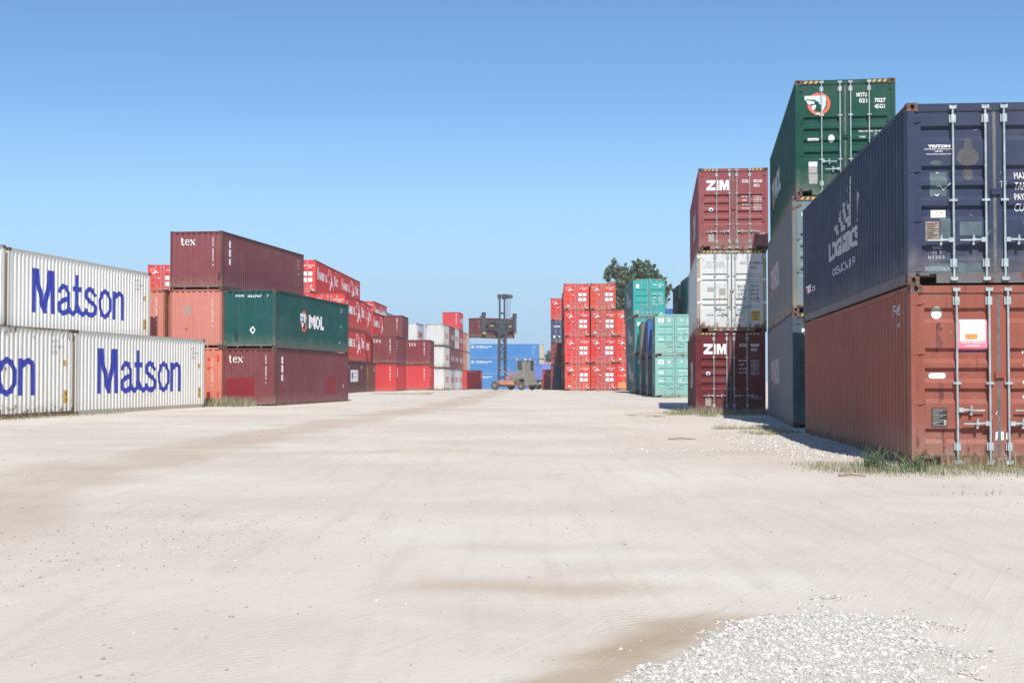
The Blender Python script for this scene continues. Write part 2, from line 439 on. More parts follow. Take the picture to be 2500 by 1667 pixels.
def lay1(c, surf, polys, mat, parent, name='lettering', lift=.0):
    """surf: 'end','door' (x from left corner as seen, z), 'right' (x from the near end), 'left' (x from the FAR end, reads towards near)"""
    L, H = c.L, c.H; me = bpy.data.meshes.new(name); allbm = bmesh.new()
    pr = side_profile(L) if surf in ('right', 'left') else (end_profile() if surf == 'end' else door_profile(H, c.pat))
    if surf == 'left': pr = [(L - v, d) for v, d in pr][::-1]
    if surf == 'header': pr = [(0, 0), (1, 0)]
    for i, (vs, fs, lf) in enumerate(polys):
        bm = bmesh.new(); bv = [bm.verts.new((x, z, 0)) for x, z in vs]
        for f in fs:
            try: bm.faces.new([bv[k] for k in f])
            except ValueError: pass
        ax = 1 if surf == 'door' else 0
        lo = min(v[ax] for v in vs); hi = max(v[ax] for v in vs)
        if surf != 'header':
            for v, d in pr:
                if lo < v < hi:
                    no = (0, 1, 0) if ax else (1, 0, 0); co = (0, v, 0) if ax else (v, 0, 0)
                    bmesh.ops.bisect_plane(bm, geom=bm.verts[:] + bm.edges[:] + bm.faces[:], plane_co=co, plane_no=no, dist=1e-5)
        up = .0025 + lift + lf * .0012 + (i % 12) * .0002
        for v in bm.verts:
            x, z = v.co.x, v.co.y
            d = interp(pr, z if surf == 'door' else x)
            if surf == 'door' and not (.20 < min(x, W - x) < W / 2 - .137): d = 0   # flat door frame members
            if surf == 'header': v.co = Vector((x - W / 2, -L / 2 + .010 - up, z))
            elif surf == 'door': v.co = Vector((x - W / 2, -L / 2 + DY + d - up, z))
            elif surf == 'end': v.co = Vector((x - W / 2, -L / 2 + .022 + d - up, z))
            elif surf == 'right': v.co = Vector((W / 2 - .010 - d + up, x - L / 2, z))
            else: v.co = Vector((-W / 2 + .010 + d - up, L / 2 - x, z))
        t = bpy.data.meshes.new('t'); bm.to_mesh(t); bm.free(); allbm.from_mesh(t); bpy.data.meshes.remove(t)
    bmesh.ops.recalc_face_normals(allbm, faces=allbm.faces)
    allbm.to_mesh(me); allbm.free(); me.materials.append(mat)
    return link(name, me, parent)

# ------------------------------------------------------------------ container builder
def make_container(loc, yaw, pit, L, H, color, wear, label, front='door', pat=None, detail=2, group=None, framecol=None, castcol=None, handles='stag', name='shipping_container'):
    """loc: base centre. detail 2: full doors with hinges; 1: doors with rods and handles; 0: plain end"""
    c = Ctn(); c.L, c.H = L, H; c.pat = pat or (STD5 if H < 2.7 else HC4)
    root = bpy.data.objects.new(name, None); col.objects.link(root); root.empty_display_size = .3
    root.location = loc; root.rotation_euler = (pit, 0, -yaw); root.rotation_mode = 'XYZ'
    tag(root, label, 'container', group); c.root = root
    rgba = (*color, wear); frgba = (*(framecol or color), min(1, wear + .12))
    dr = front == 'door'; k = (L, H)
    link('frame', cached(('fr', k, dr), lambda: frame_mesh(L, H, dr, L < 7)), root, frgba)
    for sx in (-1, 1):
        for sy in (-1, 1):
            for tp in (0, 1):
                o = link('corner_casting', cached(('cc', sx, sy, tp), lambda: casting_mesh(sx, sy, tp)), root)
                o.location = (sx * W / 2, sy * L / 2, H if tp else 0)
    c.right = link('side_wall', cached(('sw', k, 1), lambda: side_mesh(L, H, 1)), root, rgba)
    c.left = link('side_wall', cached(('sw', k, -1), lambda: side_mesh(L, H, -1)), root, rgba)
    link('roof', cached(('rf', k), lambda: roof_mesh(L, H)), root, rgba)
    link('end_wall', cached(('ew', k, 1), lambda: end_mesh(L, H, 1)), root, rgba)
    if not dr:
        c.end = link('end_wall', cached(('ew', k, -1), lambda: end_mesh(L, H, -1)), root, rgba)
        return c
    link('door_gasket', cached(('gk', k), lambda: gasket_mesh(L, H)), root)
    c.doors = []
    pk = tuple(c.pat)
    hz = H - 1.965 if H < 2.7 else H - 2.24
    for sd in (-1, 1):
        d = link('door', cached(('dr', k, pk, sd), lambda: door_mesh(L, H, c.pat, sd)), root, rgba); c.doors.append(d)
        for i, u in enumerate((.64, 1.09)):
            x = (u - W / 2) * (-sd)
            r = link('locking_rod', cached(('rd', k, detail), lambda: rod_mesh(L, H, detail > 1)), d); r.location.x = x
            sg = sd if not (handles == 'stag' and i == 0) else -sd
            if handles == 'in': sg = -1
            if handles == 'stag': sg, dz = (-sd, .19) if i == 0 else (sd, 0)
            else: sg, dz = (-1 if sd < 0 else 1), 0
            h = link('handle', cached(('hd', L, sg), lambda: handle_mesh(L, sg)), d); h.location = (x, 0, hz + dz)
        if detail > 1:
            for dt in ((.24, .95, 1.66, 2.37) if H < 2.7 else (.24, 1.05, 1.86, 2.68)):
                h = link('hinge', cached(('hg', L, sd, H - dt), lambda: hinge_mesh(L, sd, H - dt)), d, rgba)
    if detail > 1:     # lock box over the seam
        b = MB(); y = -L / 2 + DY; b.box(-.055, .075, y - .045, y - .008, H * .505 - .04, H * .505 + .045); b.box(-.04, .06, y - .05, y - .044, H * .505 + .01, H * .505 + .03)
        link('lock_box', b.mesh('lock_box', [M['frame']]), root, frgba)
    return c

def corner_to_centre(x, y, z, yaw, pit, L, side, zoff):
    """(x,y,z): bottom near corner on the given side of the whole stack; returns base centre of a box zoff up"""
    u = W / 2 if side == 'L' else -W / 2; v = L / 2; w = zoff
    v2 = v * cos(pit) - w * sin(pit); w2 = v * sin(pit) + w * cos(pit)
    return (x + u * cos(yaw) + v2 * sin(yaw), y - u * sin(yaw) + v2 * cos(yaw), z + w2)

# ground level: flat yard, dipping gently far away
def ground_z(x, y):
    pts = [(0, 0), (115, 0), (141, -.07), (180, -.44), (236, -.85), (420, -1.4), (1600, -3)]
    base = interp(pts, y) if y > 0 else 0
    return base

def stack(x, y, z, yaw, pit, side, L, levels):
    """levels bottom to top: dicts passed to make_container (+ dx sideways nudge); returns the containers"""
    out = []; w = 0; yaw = R(yaw); pit = R(pit)
    for lv in levels:
        lv = dict(lv); dx = lv.pop('dx', 0); dy = lv.pop('dy', 0); H = lv.get('H', S)
        p = corner_to_centre(x + dx, y + dy, z, yaw, pit, L, side, w)
        hide = lv.pop('skip', False)
        if not hide:
            lv.setdefault('H', S); out.append(make_container(p, yaw, pit, L, **lv))
        else: out.append(None)
        w += H + .004
    return out

# colours (linear)
C_NAVY = (.034, .044, .086); C_RUST = (.275, .085, .060); C_GREEN = (.004, .060, .042); C_GREY = (.155, .165, .165); C_SLATE = (.06, .085, .11)
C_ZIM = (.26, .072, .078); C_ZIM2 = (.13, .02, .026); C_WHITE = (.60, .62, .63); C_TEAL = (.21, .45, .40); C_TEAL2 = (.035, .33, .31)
C_HS = (.60, .055, .045); C_TEX = (.215, .064, .070); C_SALMON = (.56, .22, .175); C_ORSAL = (.60, .21, .145); C_MOL = (.012, .085, .078)
C_MAT = (.88, .86, .79); C_RED = (.55, .055, .06); C_BROWN = (.20, .06, .06); C_MAR = (.15, .04, .045); C_BLUE = (.03, .13, .38)
C_CREAM = (.55, .46, .33); C_GG = (.13, .17, .17)

# ------------------------------------------------------------------ the yard ground
def sstep(a, b, v):
    t = max(0, min(1, (v - a) / ((b - a) or 1e-6))); return t * t * (3 - 2 * t)
def seg_d(px, py, ax, ay, bx, by):
    dx, dy = bx - ax, by - ay; t = max(0, min(1, ((px - ax) * dx + (py - ay) * dy) / (dx * dx + dy * dy)))
    return math.hypot(px - ax - t * dx, py - ay - t * dy)
from mathutils import noise as mnoise
def nz(x, y, s, o=0): return mnoise.noise(Vector((x * s, y * s, o)))
def gravel_at(x, y):
    e = math.hypot((x - 1.14 - .36 * (y - 5.7)) / .74, (y - 5.7) / 2.05) + nz(x, y, 2.2) * .30 + nz(x, y, 6, 3) * .12
    a = 1 - sstep(.72, 1.08, e)
    b = (1 - sstep(.0, .9, abs(y - 25.5) - 3.4 + nz(x, y, .8) * 1.5)) * sstep(4.0, 4.9, x + nz(x, y, .9, 3) * .7)
    c = (1 - sstep(.0, 1., abs(y - 38.) - 3.5)) * sstep(5.6, 6.3, x + nz(x, y, .8, 5) * .5)
    d = (1 - sstep(.0, .5, abs(y - 24. - nz(x, 0, .5) * .5) - .25)) * sstep(1.6, 3.5, x) * .75
    return a, max(b, c, d)
def damp_at(x, y):
    cpts = [(5, -4.2), (10, -5.0), (16, -5.6), (24, -5.7), (31, -5.5), (45, -4.3), (66, -2.9), (110, -1.5), (150, -1)]
    c = interp(cpts, y); w = 1.15 + .25 * nz(y, 0, .3)
    if y < 9: w *= sstep(7, 9, y)
    a = (1 - sstep(w * .35, w * 1.25, abs(x - c) + nz(x, y * .5, .8, 2) * .8)) * .48
    d = min(seg_d(x, y, -.1, 5.2, .52, 6.3), seg_d(x, y, .52, 6.3, .98, 7.3))
    b = .95 * (1 - sstep(.0, .42, d + nz(x, y, 2.6, 4) * .22 + nz(x, y, 9, 5) * .07))
    e = 0
    for (yy, x0, x1, k) in ((8.35, -.7, .95, .55), (10.4, -.5, 1.3, .22), (9.3, .3, 2.0, .22), (7.4, -.3, .25, .35)):
        q = abs(y - yy - .25 * nz(x, 0, 1.1, yy)) ; m = sstep(x0 - .3, x0 + .3, x) * (1 - sstep(x1 - .4, x1 + .4, x))
        e = max(e, k * m * (1 - sstep(.0, .50 + .25 * nz(x, y, 2), q)))
    f = (1 - sstep(.2, 2.2, abs(y - 23.3 + x * .05))) * .25 * sstep(-1, 1, nz(x * .6, y, .5, 8) * 3)
    return min(1.2, max(a, b, e, f))
def coords(a, b, st, far, g):
    out = []; v = a
    while v < b: out.append(v); v += st
    s = st
    while v < far: out.append(v); s *= g; v += s
    out.append(far); return out
ys = [-900, -300, -100, -30, -8] + coords(1.5, 24, .12, 1600, 1.022)
xr = coords(0, 4.5, .10, 1100, 1.05); xs = [-v for v in xr[::-1]][:-1] + xr
TRACKS = [(.58, 4.5, .62, 7.6, .15, 1.), (.62, 7.6, .3, 12, .16, .5), (2.3, 5.5, 1.9, 9.5, .13, .45), (3.9, 9.2, 2.9, 14.5, .16, .7), (3.3, 9.0, 2.5, 14, .14, .4), (-1.4, 5, -.6, 11, .15, .35), (-.2, 9, -.5, 20, .2, .3), (1.6, 12, 1.2, 26, .2, .35), (-3.4, 9, -2.4, 22, .2, .3)]
def build_ground():
    nx, ny = len(xs), len(ys); v = []; da = []; ga = []; ta = []
    for y in ys:
        for x in xs:
            z = ground_z(x, y); g1, g2 = gravel_at(x, y) if (y < 60 and abs(x) < 14) else (0, 0)
            if 2 < y < 60: z += .012 * nz(x, y * .6, .7) * sstep(60, 40, y) + .028 * g1 + .012 * g2
            t_ = 0
            if 4 < y < 40 and abs(x) < 9:
                for (ax, ay, bx, by, wd, k) in TRACKS: t_ = max(t_, k * (1 - sstep(wd * .7, wd, seg_d(x, y, ax, ay, bx, by))) * sstep(-.5, .2, nz(x, y, .9, ax)))
            ta.append(t_)
            v.append((x, y, z)); ga.append(max(g1, g2)); da.append(damp_at(x, y) if 3 < y < 150 and abs(x) < 14 else 0)
    f = [(j * nx + i, j * nx + i + 1, (j + 1) * nx + i + 1, (j + 1) * nx + i) for j in range(ny - 1) for i in range(nx - 1)]
    me = bpy.data.meshes.new('ground'); me.from_pydata(v, [], f)
    for nm, dat in (('damp', da), ('gravelly', ga), ('tread', ta)):
        at = me.attributes.new(nm, 'FLOAT', 'POINT'); at.data.foreach_set('value', dat)
    me.polygons.foreach_set('use_smooth', [True] * len(f))
    m, nt, b = new_mat('packed_sandy_ground'); g = NT(nt); P = g.pos()
    def attr(nm):
        n = g.N.new('ShaderNodeAttribute'); n.attribute_name = nm; return n.outputs['Fac']
    big = g.noise(P, .16, 4, .6); mid = g.noise(P, .9, 5, .6, .4); fine = g.noise(P, 22, 5, .7); grit = g.noise(P, 95, 3, .7)
    track = g.noise(g.vmul(P, (5.5, .35, 1)), 1.0, 4, .6, .3)
    trk2 = g.noise(g.vmul(P, (13, .7, 1)), 1.0, 3, .6, .8)
    c = g.mix(g.ramp(big, .35, .65), (.575, .50, .43), (.66, .60, .52))
    c = g.mix(g.math('MULTIPLY', g.ramp(mid, .45, .75), .35), c, (.54, .465, .38))
    c = g.mix(g.math('MULTIPLY', g.ramp(track, .48, .72), .30), c, (.47, .41, .345))
    c = g.mix(g.math('MULTIPLY', g.ramp(trk2, .55, .8), .20), c, (.66, .61, .55))
    # stretched marks on a slant, left by turning tyres
    rot = g.N.new('ShaderNodeVectorRotate'); rot.rotation_type = 'Z_AXIS'; g.L.new(P, rot.inputs['Vector']); rot.inputs['Angle'].default_value = .42
    tr3 = g.noise(g.vmul(rot.outputs[0], (16, .5, 1)), 1.0, 3, .6, .5)
    c = g.mix(g.math('MULTIPLY', g.ramp(tr3, .60, .72), .22), c, (.43, .37, .31))
    c = g.mix(g.math('MULTIPLY', attr('damp'), g.ramp(mid, .15, .6, .55, 1.)), c, (.41, .315, .22))
    c = g.mix(g.math('MULTIPLY', attr('gravelly'), .8), c, (.52, .475, .42))
    # tyre tread prints
    rt_ = g.N.new('ShaderNodeVectorRotate'); rt_.rotation_type = 'Z_AXIS'; g.L.new(P, rt_.inputs['Vector']); rt_.inputs['Angle'].default_value = -.5
    wv = g.N.new('ShaderNodeTexWave'); wv.wave_type = 'BANDS'; wv.bands_direction = 'Y'; g.L.new(rt_.outputs[0], wv.inputs['Vector']); wv.inputs['Scale'].default_value = 4.6; wv.inputs['Distortion'].default_value = 1.2; wv.inputs['Detail Scale'].default_value = 3
    tr_ = g.math('MULTIPLY', g.math('MULTIPLY', attr('tread'), g.ramp(wv.outputs['Fac'], .62, .92)), g.ramp(mid, .3, .6))
    c = g.mix(g.math('MULTIPLY', tr_, .22), c, (.33, .28, .23))
    # grit: small dark and pale grains
    c = g.mix(g.math('MULTIPLY', g.ramp(grit, .58, .72), .45), c, (.30, .265, .235))
    c = g.mix(g.math('MULTIPLY', g.ramp(fine, .62, .72), .42), c, (.36, .33, .30))
    c = g.mix(g.math('MULTIPLY', g.ramp(fine, .36, .26), .4), c, (.72, .69, .65))
    g.L.new(c, b.inputs['Base Color']); b.inputs['Roughness'].default_value = .95; b.inputs['Specular IOR Level'].default_value = .15
    h = g.math('ADD', g.math('ADD', g.math('MULTIPLY', fine, .35), g.math('MULTIPLY', grit, .25)), g.math('ADD', g.math('MULTIPLY', mid, 1.2), g.math('ADD', g.math('MULTIPLY', track, .8), g.math('MULTIPLY', tr3, .5))))
    h = g.math('SUBTRACT', h, g.math('MULTIPLY', tr_, .25))
    g.L.new(g.bump(h, .55, .03), b.inputs['Normal'])
    me.materials.append(m)
    o = link('ground', me); tag(o, kind='structure', label='pale packed sandy ground of the container yard'); return o
build_ground()

# stones: loose gravel, one mesh per kind of place
def stones(name, pts, mat, label):
    """pts: (x,y,z,r)"""
    rnd = random.Random(3); v = []; f = []
    phi = (1 + 5 ** .5) / 2
    base = [Vector(p).normalized() for p in ((-1, phi, 0), (1, phi, 0), (-1, -phi, 0), (1, -phi, 0), (0, -1, phi), (0, 1, phi), (0, -1, -phi), (0, 1, -phi), (phi, 0, -1), (phi, 0, 1), (-phi, 0, -1), (-phi, 0, 1))]
    fc = [(0, 11, 5), (0, 5, 1), (0, 1, 7), (0, 7, 10), (0, 10, 11), (1, 5, 9), (5, 11, 4), (11, 10, 2), (10, 7, 6), (7, 1, 8), (3, 9, 4), (3, 4, 2), (3, 2, 6), (3, 6, 8), (3, 8, 9), (4, 9, 5), (2, 4, 11), (6, 2, 10), (8, 6, 7), (9, 8, 1)]
    for (x, y, z, r) in pts:
        n = len(v); mt = Matrix.Rotation(rnd.random() * 6.28, 3, 'Z') @ Matrix.Rotation(rnd.uniform(-.5, .5), 3, 'X')
        sx, sy, sz = r * rnd.uniform(.7, 1.3), r * rnd.uniform(.6, 1.1), r * rnd.uniform(.4, .75)
        for p in base:
            q = mt @ Vector((p.x * sx * rnd.uniform(.75, 1.15), p.y * sy * rnd.uniform(.75, 1.15), p.z * sz * rnd.uniform(.8, 1.1)))
            v.append((x + q.x, y + q.y, z + q.z + sz * .25))
        f += [tuple(n + k for k in t) for t in fc]
    me = bpy.data.meshes.new(name); me.from_pydata(v, [], f); me.materials.append(mat)
    o = link(name, me); tag(o, label, 'gravel', kind='stuff'); return o
def stone_mat(name, lo, hi, tint):
    m, nt, b = new_mat(name); g = NT(nt)
    n = g.N.new('ShaderNodeNewGeometry'); rp = n.outputs['Random Per Island']
    c = g.mix(rp, lo, hi); c = g.mix(g.ramp(rp, .86, .94), c, tint)
    c = g.mix(g.ramp(g.noise(n.outputs['Position'], 60, 3), .45, .75, 0, .4), c, tuple(k * .7 for k in lo))
    g.L.new(c, b.inputs['Base Color']); b.inputs['Roughness'].default_value = .9; return m
white_stone = stone_mat('crushed_white_stone', (.42, .39, .35), (.65, .62, .57), (.72, .69, .65))
grey_stone = stone_mat('grey_pebble', (.28, .26, .24), (.50, .46, .42), (.56, .53, .49))
def rough_z(x, y):
    g1, g2 = gravel_at(x, y) if (y < 60 and abs(x) < 14) else (0, 0)
    return ground_z(x, y) + (.012 * nz(x, y * .6, .7) * sstep(60, 40, y) if 2 < y < 60 else 0) + .028 * g1 + .012 * g2
rn = random.Random(11); pts = []
while len(pts) < 12000:
    x, y = rn.uniform(.1, 2.6), rn.uniform(3.9, 8.1)
    g1 = gravel_at(x, y)[0]
    if rn.random() < g1 ** 1.3 or (rn.random() < .008 and math.hypot((x - 1.14 - .36 * (y - 5.7)) / .74, (y - 5.7) / 2.05) < 1.3):
        pts.append((x, y, rough_z(x, y), rn.choice((.004, .006, .007, .009, .011, .015)) * rn.uniform(.8, 1.2)))
stones('gravel', pts, white_stone, 'white crushed stone spread in a patch in the foreground')
pts = []
while len(pts) < 7000:
    x, y = rn.uniform(1.5, 8), rn.uniform(20, 42)
    if rn.random() < gravel_at(x, y)[1]: pts.append((x, y, rough_z(x, y), rn.uniform(.010, .028)))
stones('gravel', pts, white_stone, 'pale gravel in and beside the shade along the right stacks')
pts = []
for k in range(5200):
    y = 5.2 + 45 * rn.random() ** 1.8; x = rn.uniform(-.42, .40) * y
    dens = .25 + .75 * sstep(-.1, .3, nz(x, y, .35, 9)) * (1 if x < .05 * y else .35)
    if rn.random() < dens: pts.append((x, y, rough_z(x, y), rn.choice((.003, .003, .004, .005, .006, .010)) * rn.uniform(.7, 1.3) * (1 + y * .03)))
for k in range(700):
    x = rn.gauss(-2.9, 1.0); y = rn.gauss(11, 1.6); pts.append((x, y, rough_z(x, y), rn.uniform(.004, .014)))
stones('pebbles', pts, grey_stone, 'small grey pebbles scattered over the sandy yard')

# ------------------------------------------------------------------ grass and weeds
def blade_mat(name, cols):
    m, nt, b = new_mat(name); g = NT(nt); n = g.N.new('ShaderNodeNewGeometry')
    cr = g.N.new('ShaderNodeValToRGB'); g.L.new(n.outputs['Random Per Island'], cr.inputs[0]); cr.color_ramp.elements[0].color = (*cols[0], 1); cr.color_ramp.elements[1].color = (*cols[-1], 1)
    for k, cc in enumerate(cols[1:-1]): e = cr.color_ramp.elements.new((k + 1) / (len(cols) - 1)); e.color = (*cc, 1)
    g.L.new(cr.outputs[0], b.inputs['Base Color']); b.inputs['Roughness'].default_value = .65
    b.inputs['Subsurface Weight'].default_value = 0
    return m
grass_m = blade_mat('dry_and_green_grass', [(.12, .14, .07), (.18, .20, .10), (.28, .26, .16), (.46, .40, .28)])
green_m = blade_mat('green_weed', [(.07, .12, .05), (.10, .16, .07), (.15, .20, .09)])
def blades(name, pts, mat, label, wid=.005, bend=.5, kind='stuff', cat='grass'):
    rnd = random.Random(5); v = []; f = []
    for (x, y, h) in pts:
        a = rnd.uniform(0, 6.28); bx, by = cos(a), sin(a); px, py = -by, bx; w = wid * rnd.uniform(.6, 1.4); z = rough_z(x, y) - .01
        B = bend * rnd.uniform(.2, 1.3); n = len(v)
        for k, t in enumerate((0, .4, .75, 1.)):
            o = h * B * t * t; zz = z + h * t * (1 - .25 * B * t); ww = w * (1 - .8 * t)
            v.append((x + bx * o - px * ww, y + by * o - py * ww, zz)); v.append((x + bx * o + px * ww, y + by * o + py * ww, zz))
        f += [(n, n + 1, n + 3, n + 2), (n + 2, n + 3, n + 5, n + 4), (n + 4, n + 5, n + 7, n + 6)]
    me = bpy.data.meshes.new(name); me.from_pydata(v, [], f); me.materials.append(mat)
    o = link(name, me); tag(o, label, cat, kind=kind); return o
def zone(n, x0, x1, y0, y1, h0, h1, dens):
    out = []
    while len(out) < n:
        x, y = rn.uniform(x0, x1), rn.uniform(y0, y1)
        d = dens(x, y)
        if rn.random() < d: out.append((x, y, rn.uniform(h0, h1) * (.45 + .55 * d)))
    return out
def d1(x, y):
    front = 19.35 - (x - 5.7) * .09
    lo = 17.3 + .35 * nz(x, 0, 1.2) + max(0, 4.9 - x) * .9
    if y > front - .02 and x > 5.62: return 0
    v = sstep(lo - .3, lo + 1.1, y) * sstep(3.7, 4.6, x) * (1 - sstep(19.6, 21, y))
    return v * (.45 + .55 * sstep(-.25, .25, nz(x, y, 1.7, 4)))
pts = zone(6300, 3.6, 8.2, 16.3, 20.6, .03, .13, d1)
pts += zone(420, 5.7, 8.0, 18.8, 19.4, .12, .30, lambda x, y: 1 if y < 19.35 - (x - 5.7) * .09 else 0)
pts += zone(60, 4.2, 6.6, 14.2, 17, .03, .10, lambda x, y: sstep(.1, .4, nz(x, y, 1.3, 6)))
blades('grass', pts, grass_m, 'dry grass fringe growing along the foot of the near right stack', .004)
pts = zone(2600, 4.6, 8.9, 44.5, 48.7, .08, .34, lambda x, y: sstep(4.8, 6.2, x) * (sstep(44.3, 47.6, y)) * (0 if (y > 48.45 - (x - 6.5) * .1 and x > 6.5) else 1) * (.5 + .5 * sstep(-.2, .3, nz(x, y, 1.1))))
pts += zone(900, 3.8, 6.7, 44, 47, .03, .10, lambda x, y: sstep(.0, .35, nz(x, y, 1.0, 2)) * .8)
blades('grass', pts, grass_m, 'grass tufts at the foot of the maroon and white stack', .007)
pts = zone(1500, 4.9, 7.0, 29.2, 34.2, .04, .16, lambda x, y: sstep(-.05, .3, nz(x, y, .9, 7)) * (1 - sstep(6.3, 6.9, x)) * (0 if x > 5.66 + (y - 19.4) * .09 else 1))
blades('grass', pts, grass_m, 'thin dry grass on the gravel between the right stacks', .005)
pts = zone(1700, -17.2, -13.6, 38, 52, .03, .14, lambda x, y: (1 - sstep(.15, .9, abs(x - (-14.78 + (y - 46.5) * .137 + .35)))) * (1 - .85 * sstep(48.5, 50, y)) if x > -14.74 + (y - 46.5) * .137 else 0)
blades('grass', pts, grass_m, 'short grass along the foot of the white containers', .006)
pts = zone(1500, -13.6, -11.2, 58.6, 60.9, .1, .55, lambda x, y: sstep(57.6, 60.4, y) * (1 - sstep(-11.9, -11.0, x)) * (0 if y > 60.7 - (x + 12.9) * -.15 - .0 and x > -12.9 else 1))
blades('grass', pts, grass_m, 'tall dry grass at the foot of the lowest maroon container', .009)
pts = zone(900, -10.5, -6, 99, 108, .03, .16, lambda x, y: sstep(.1, .4, nz(x * .4, y, .6, 3))) + zone(700, 9.2, 10.4, 84, 85.4, .05, .2, lambda x, y: .6)
blades('grass', pts, grass_m, 'sparse flat grass on the ground beside the brown containers', .012)
# a single leafy weed at the corner of the near stack
pts = []
for k in range(130):
    a = rn.uniform(0, 6.28); r = abs(rn.gauss(0, .14)); pts.append((4.98 + r * cos(a), 18.9 + r * sin(a) * .7, rn.uniform(.16, .42)))
o = blades('weed_clump', pts, green_m, 'bushy green weed with arching leaves at the corner of the rust red container', .008, .95, None, 'weed')
pts = [(5.45 + rn.gauss(0, .09), 18.6 + rn.gauss(0, .08), rn.uniform(.12, .34)) for k in range(70)]
blades('weed_clump', pts, green_m, 'small green weed in the dry grass below the near container corner', .013, .7, None, 'weed')
for (x, y, l, a, lab) in ((3.45, 27.9, .55, .1, 'brown stick lying on the sand left of the pale gravel'), (4.35, 17.6, .34, -.1, 'short dark stick lying left of the dry grass fringe'), (.48, 11.0 - 4.1, .0, 0, '')):
    if l:
        b = MB(); p0 = Vector((x - l / 2, y, .025)); p1 = Vector((x - l * .05, y + .03, .04)); p2 = Vector((x + l / 2, y + a * l, .02))
        b.tube(p0, p1, .018, 6, .022); b.tube(p1, p2, .022, 6, .012); o = link('stick', b.mesh('stick', [M['tanplate']])); tag(o, lab, 'stick', 'sticks lying in the yard')

# ------------------------------------------------------------------ markings
def tex_logo(x, z, h, w):
    """serif lower case word"""
    k = w / 2.55; P = []
    def st(p, t, l=0): return [([(x + a * k, z + c * h) for a, c in v], f, l) for v, f, _ in stroke(p, t, 0, False, 1)]
    P += st([(.28, 1.0), (.28, .2), (.36, .07), (.50, .04), (.6, .12)], .17); P += shift(rect(.05, .58, .66, .74), x, z, k, h)
    e = [(.92 + .02, .43), (1.42, .43), (1.40, .60), (1.28, .72), (1.12, .74), (.96, .66), (.88, .5), (.87, .3), (.95, .12), (1.12, .03), (1.3, .05), (1.43, .16)]
    P += st(e, .10, 1); P += st([(.93, .62), (.88, .38), (.95, .16)], .14, 2)
    P += st([(1.72, .70), (2.36, .04)], .17, 1); P += st([(2.30, .70), (1.74, .04)], .07, 2)
    for a, c in ((1.58, 1.92), (2.14, 2.46)): P += shift(rect(a, c, .68, .74), x, z, k, h) + shift(rect(a + .04, c + .03, 0, .06), x, z, k, h)
    return P
def alligator(cx, cz, rx, rz):
    ring = []; n = 28
    for k in range(n):
        pass
    vs = []; fs = []
    for k in range(n):
        q = 2 * pi * k / n; vs += [(cx + rx * cos(q), cz + rz * sin(q)), (cx + rx * .74 * cos(q), cz + rz * .74 * sin(q))]
    for k in range(n): j = (k + 1) % n; fs.append((2 * k, 2 * j, 2 * j + 1, 2 * k + 1))
    red = [(vs, fs, 0)]
    q = lambda a, c: (cx + a * rx, cz + c * rz)
    pale = poly([q(-1.25, .72), q(.45, .72), q(.62, .5), q(.62, -.1), q(.45, -.45), q(.28, -.7), q(.2, -.2), q(-.1, .2), q(-.4, .38), q(-1.05, .42), q(-1.25, .3)], 2) + poly([q(-1.15, .36), q(-.7, .30), q(-.35, .26), q(-.42, .0), q(-.85, -.05), q(-1.0, .05)], 2)
    white = poly([q(-.55, -.12), q(-.25, -.1), q(-.3, -.42), q(-.5, -.6), q(-.7, -.35)], 3)
    return red, pale, white
def bird(x, z, s, sz=None):
    sz = sz or s
    f = lambda P: [([(x + a * s, z + c * sz) for a, c in v], g, l) for v, g, l in P]
    return f(stroke([(0, 1), (.35, .93), (.68, .6), (1, .12)], .055)) + f(stroke([(0, 1), (.1, .55), (.30, .02)], .035)) + f(stroke([(.30, .02), (.52, .42), (.62, .9)], .08)) + f(poly([(.25, .03), (.38, .02), (.55, .25), (.8, .28), (.72, .5), (.5, .55), (.40, .4)], 2))
def hs_door(c, var=0, small=False):
    H = c.H; D0, D1 = c.doors
    lay(c, 'door', bird(.22, H - .78, .68, .44), M['white'], D0, 'emblem')
    P = []
    P += T('SUDU', 1.50, H - .50, .25, .10) + T('470318', 1.80, H - .50, .42, .10) + T('5', 2.27, H - .50, .06, .10) + T('22G1' if c.L < 7 else '42G1', 1.86, H - .66, .26, .10)
    lay(c, 'door', P, M['white'], D1, 'lettering')
    Q = []
    for a in (1.43, 1.85):
        for t in (.92, 1.40): Q += rect(a, a + .32, H - t - .33, H - t)
    lay(c, 'door', Q, M['white'], D1, 'placard')
    L = []
    for a in (1.43, 1.85):
        for t in (.92, 1.40):
            for k in range(4): L += rect(a + .03, a + .26 - .05 * (k % 2), H - t - .07 - .07 * k, H - t - .05 - .07 * k, 4)
    lay(c, 'door', L, M['greyletter'], D1, 'lettering')
    lay(c, 'door', rect(1.99, 2.17, H - 2.28, H - 1.92), M['plate'], D1, 'data_plate')
    R_ = rect(2.15, 2.28, .17 + .04, .17 + .12)
    if var % 3 == 0: R_ += rect(.3, .5, .35, .5)
    lay(c, 'door', R_, M['white'], D1, 'sticker')
    lay(c, 'door', rect(.78 + .06 * (var % 2), .88 + .06 * (var % 2), H - 1.18, H - 1.05) , M['white'], D0, 'sticker')
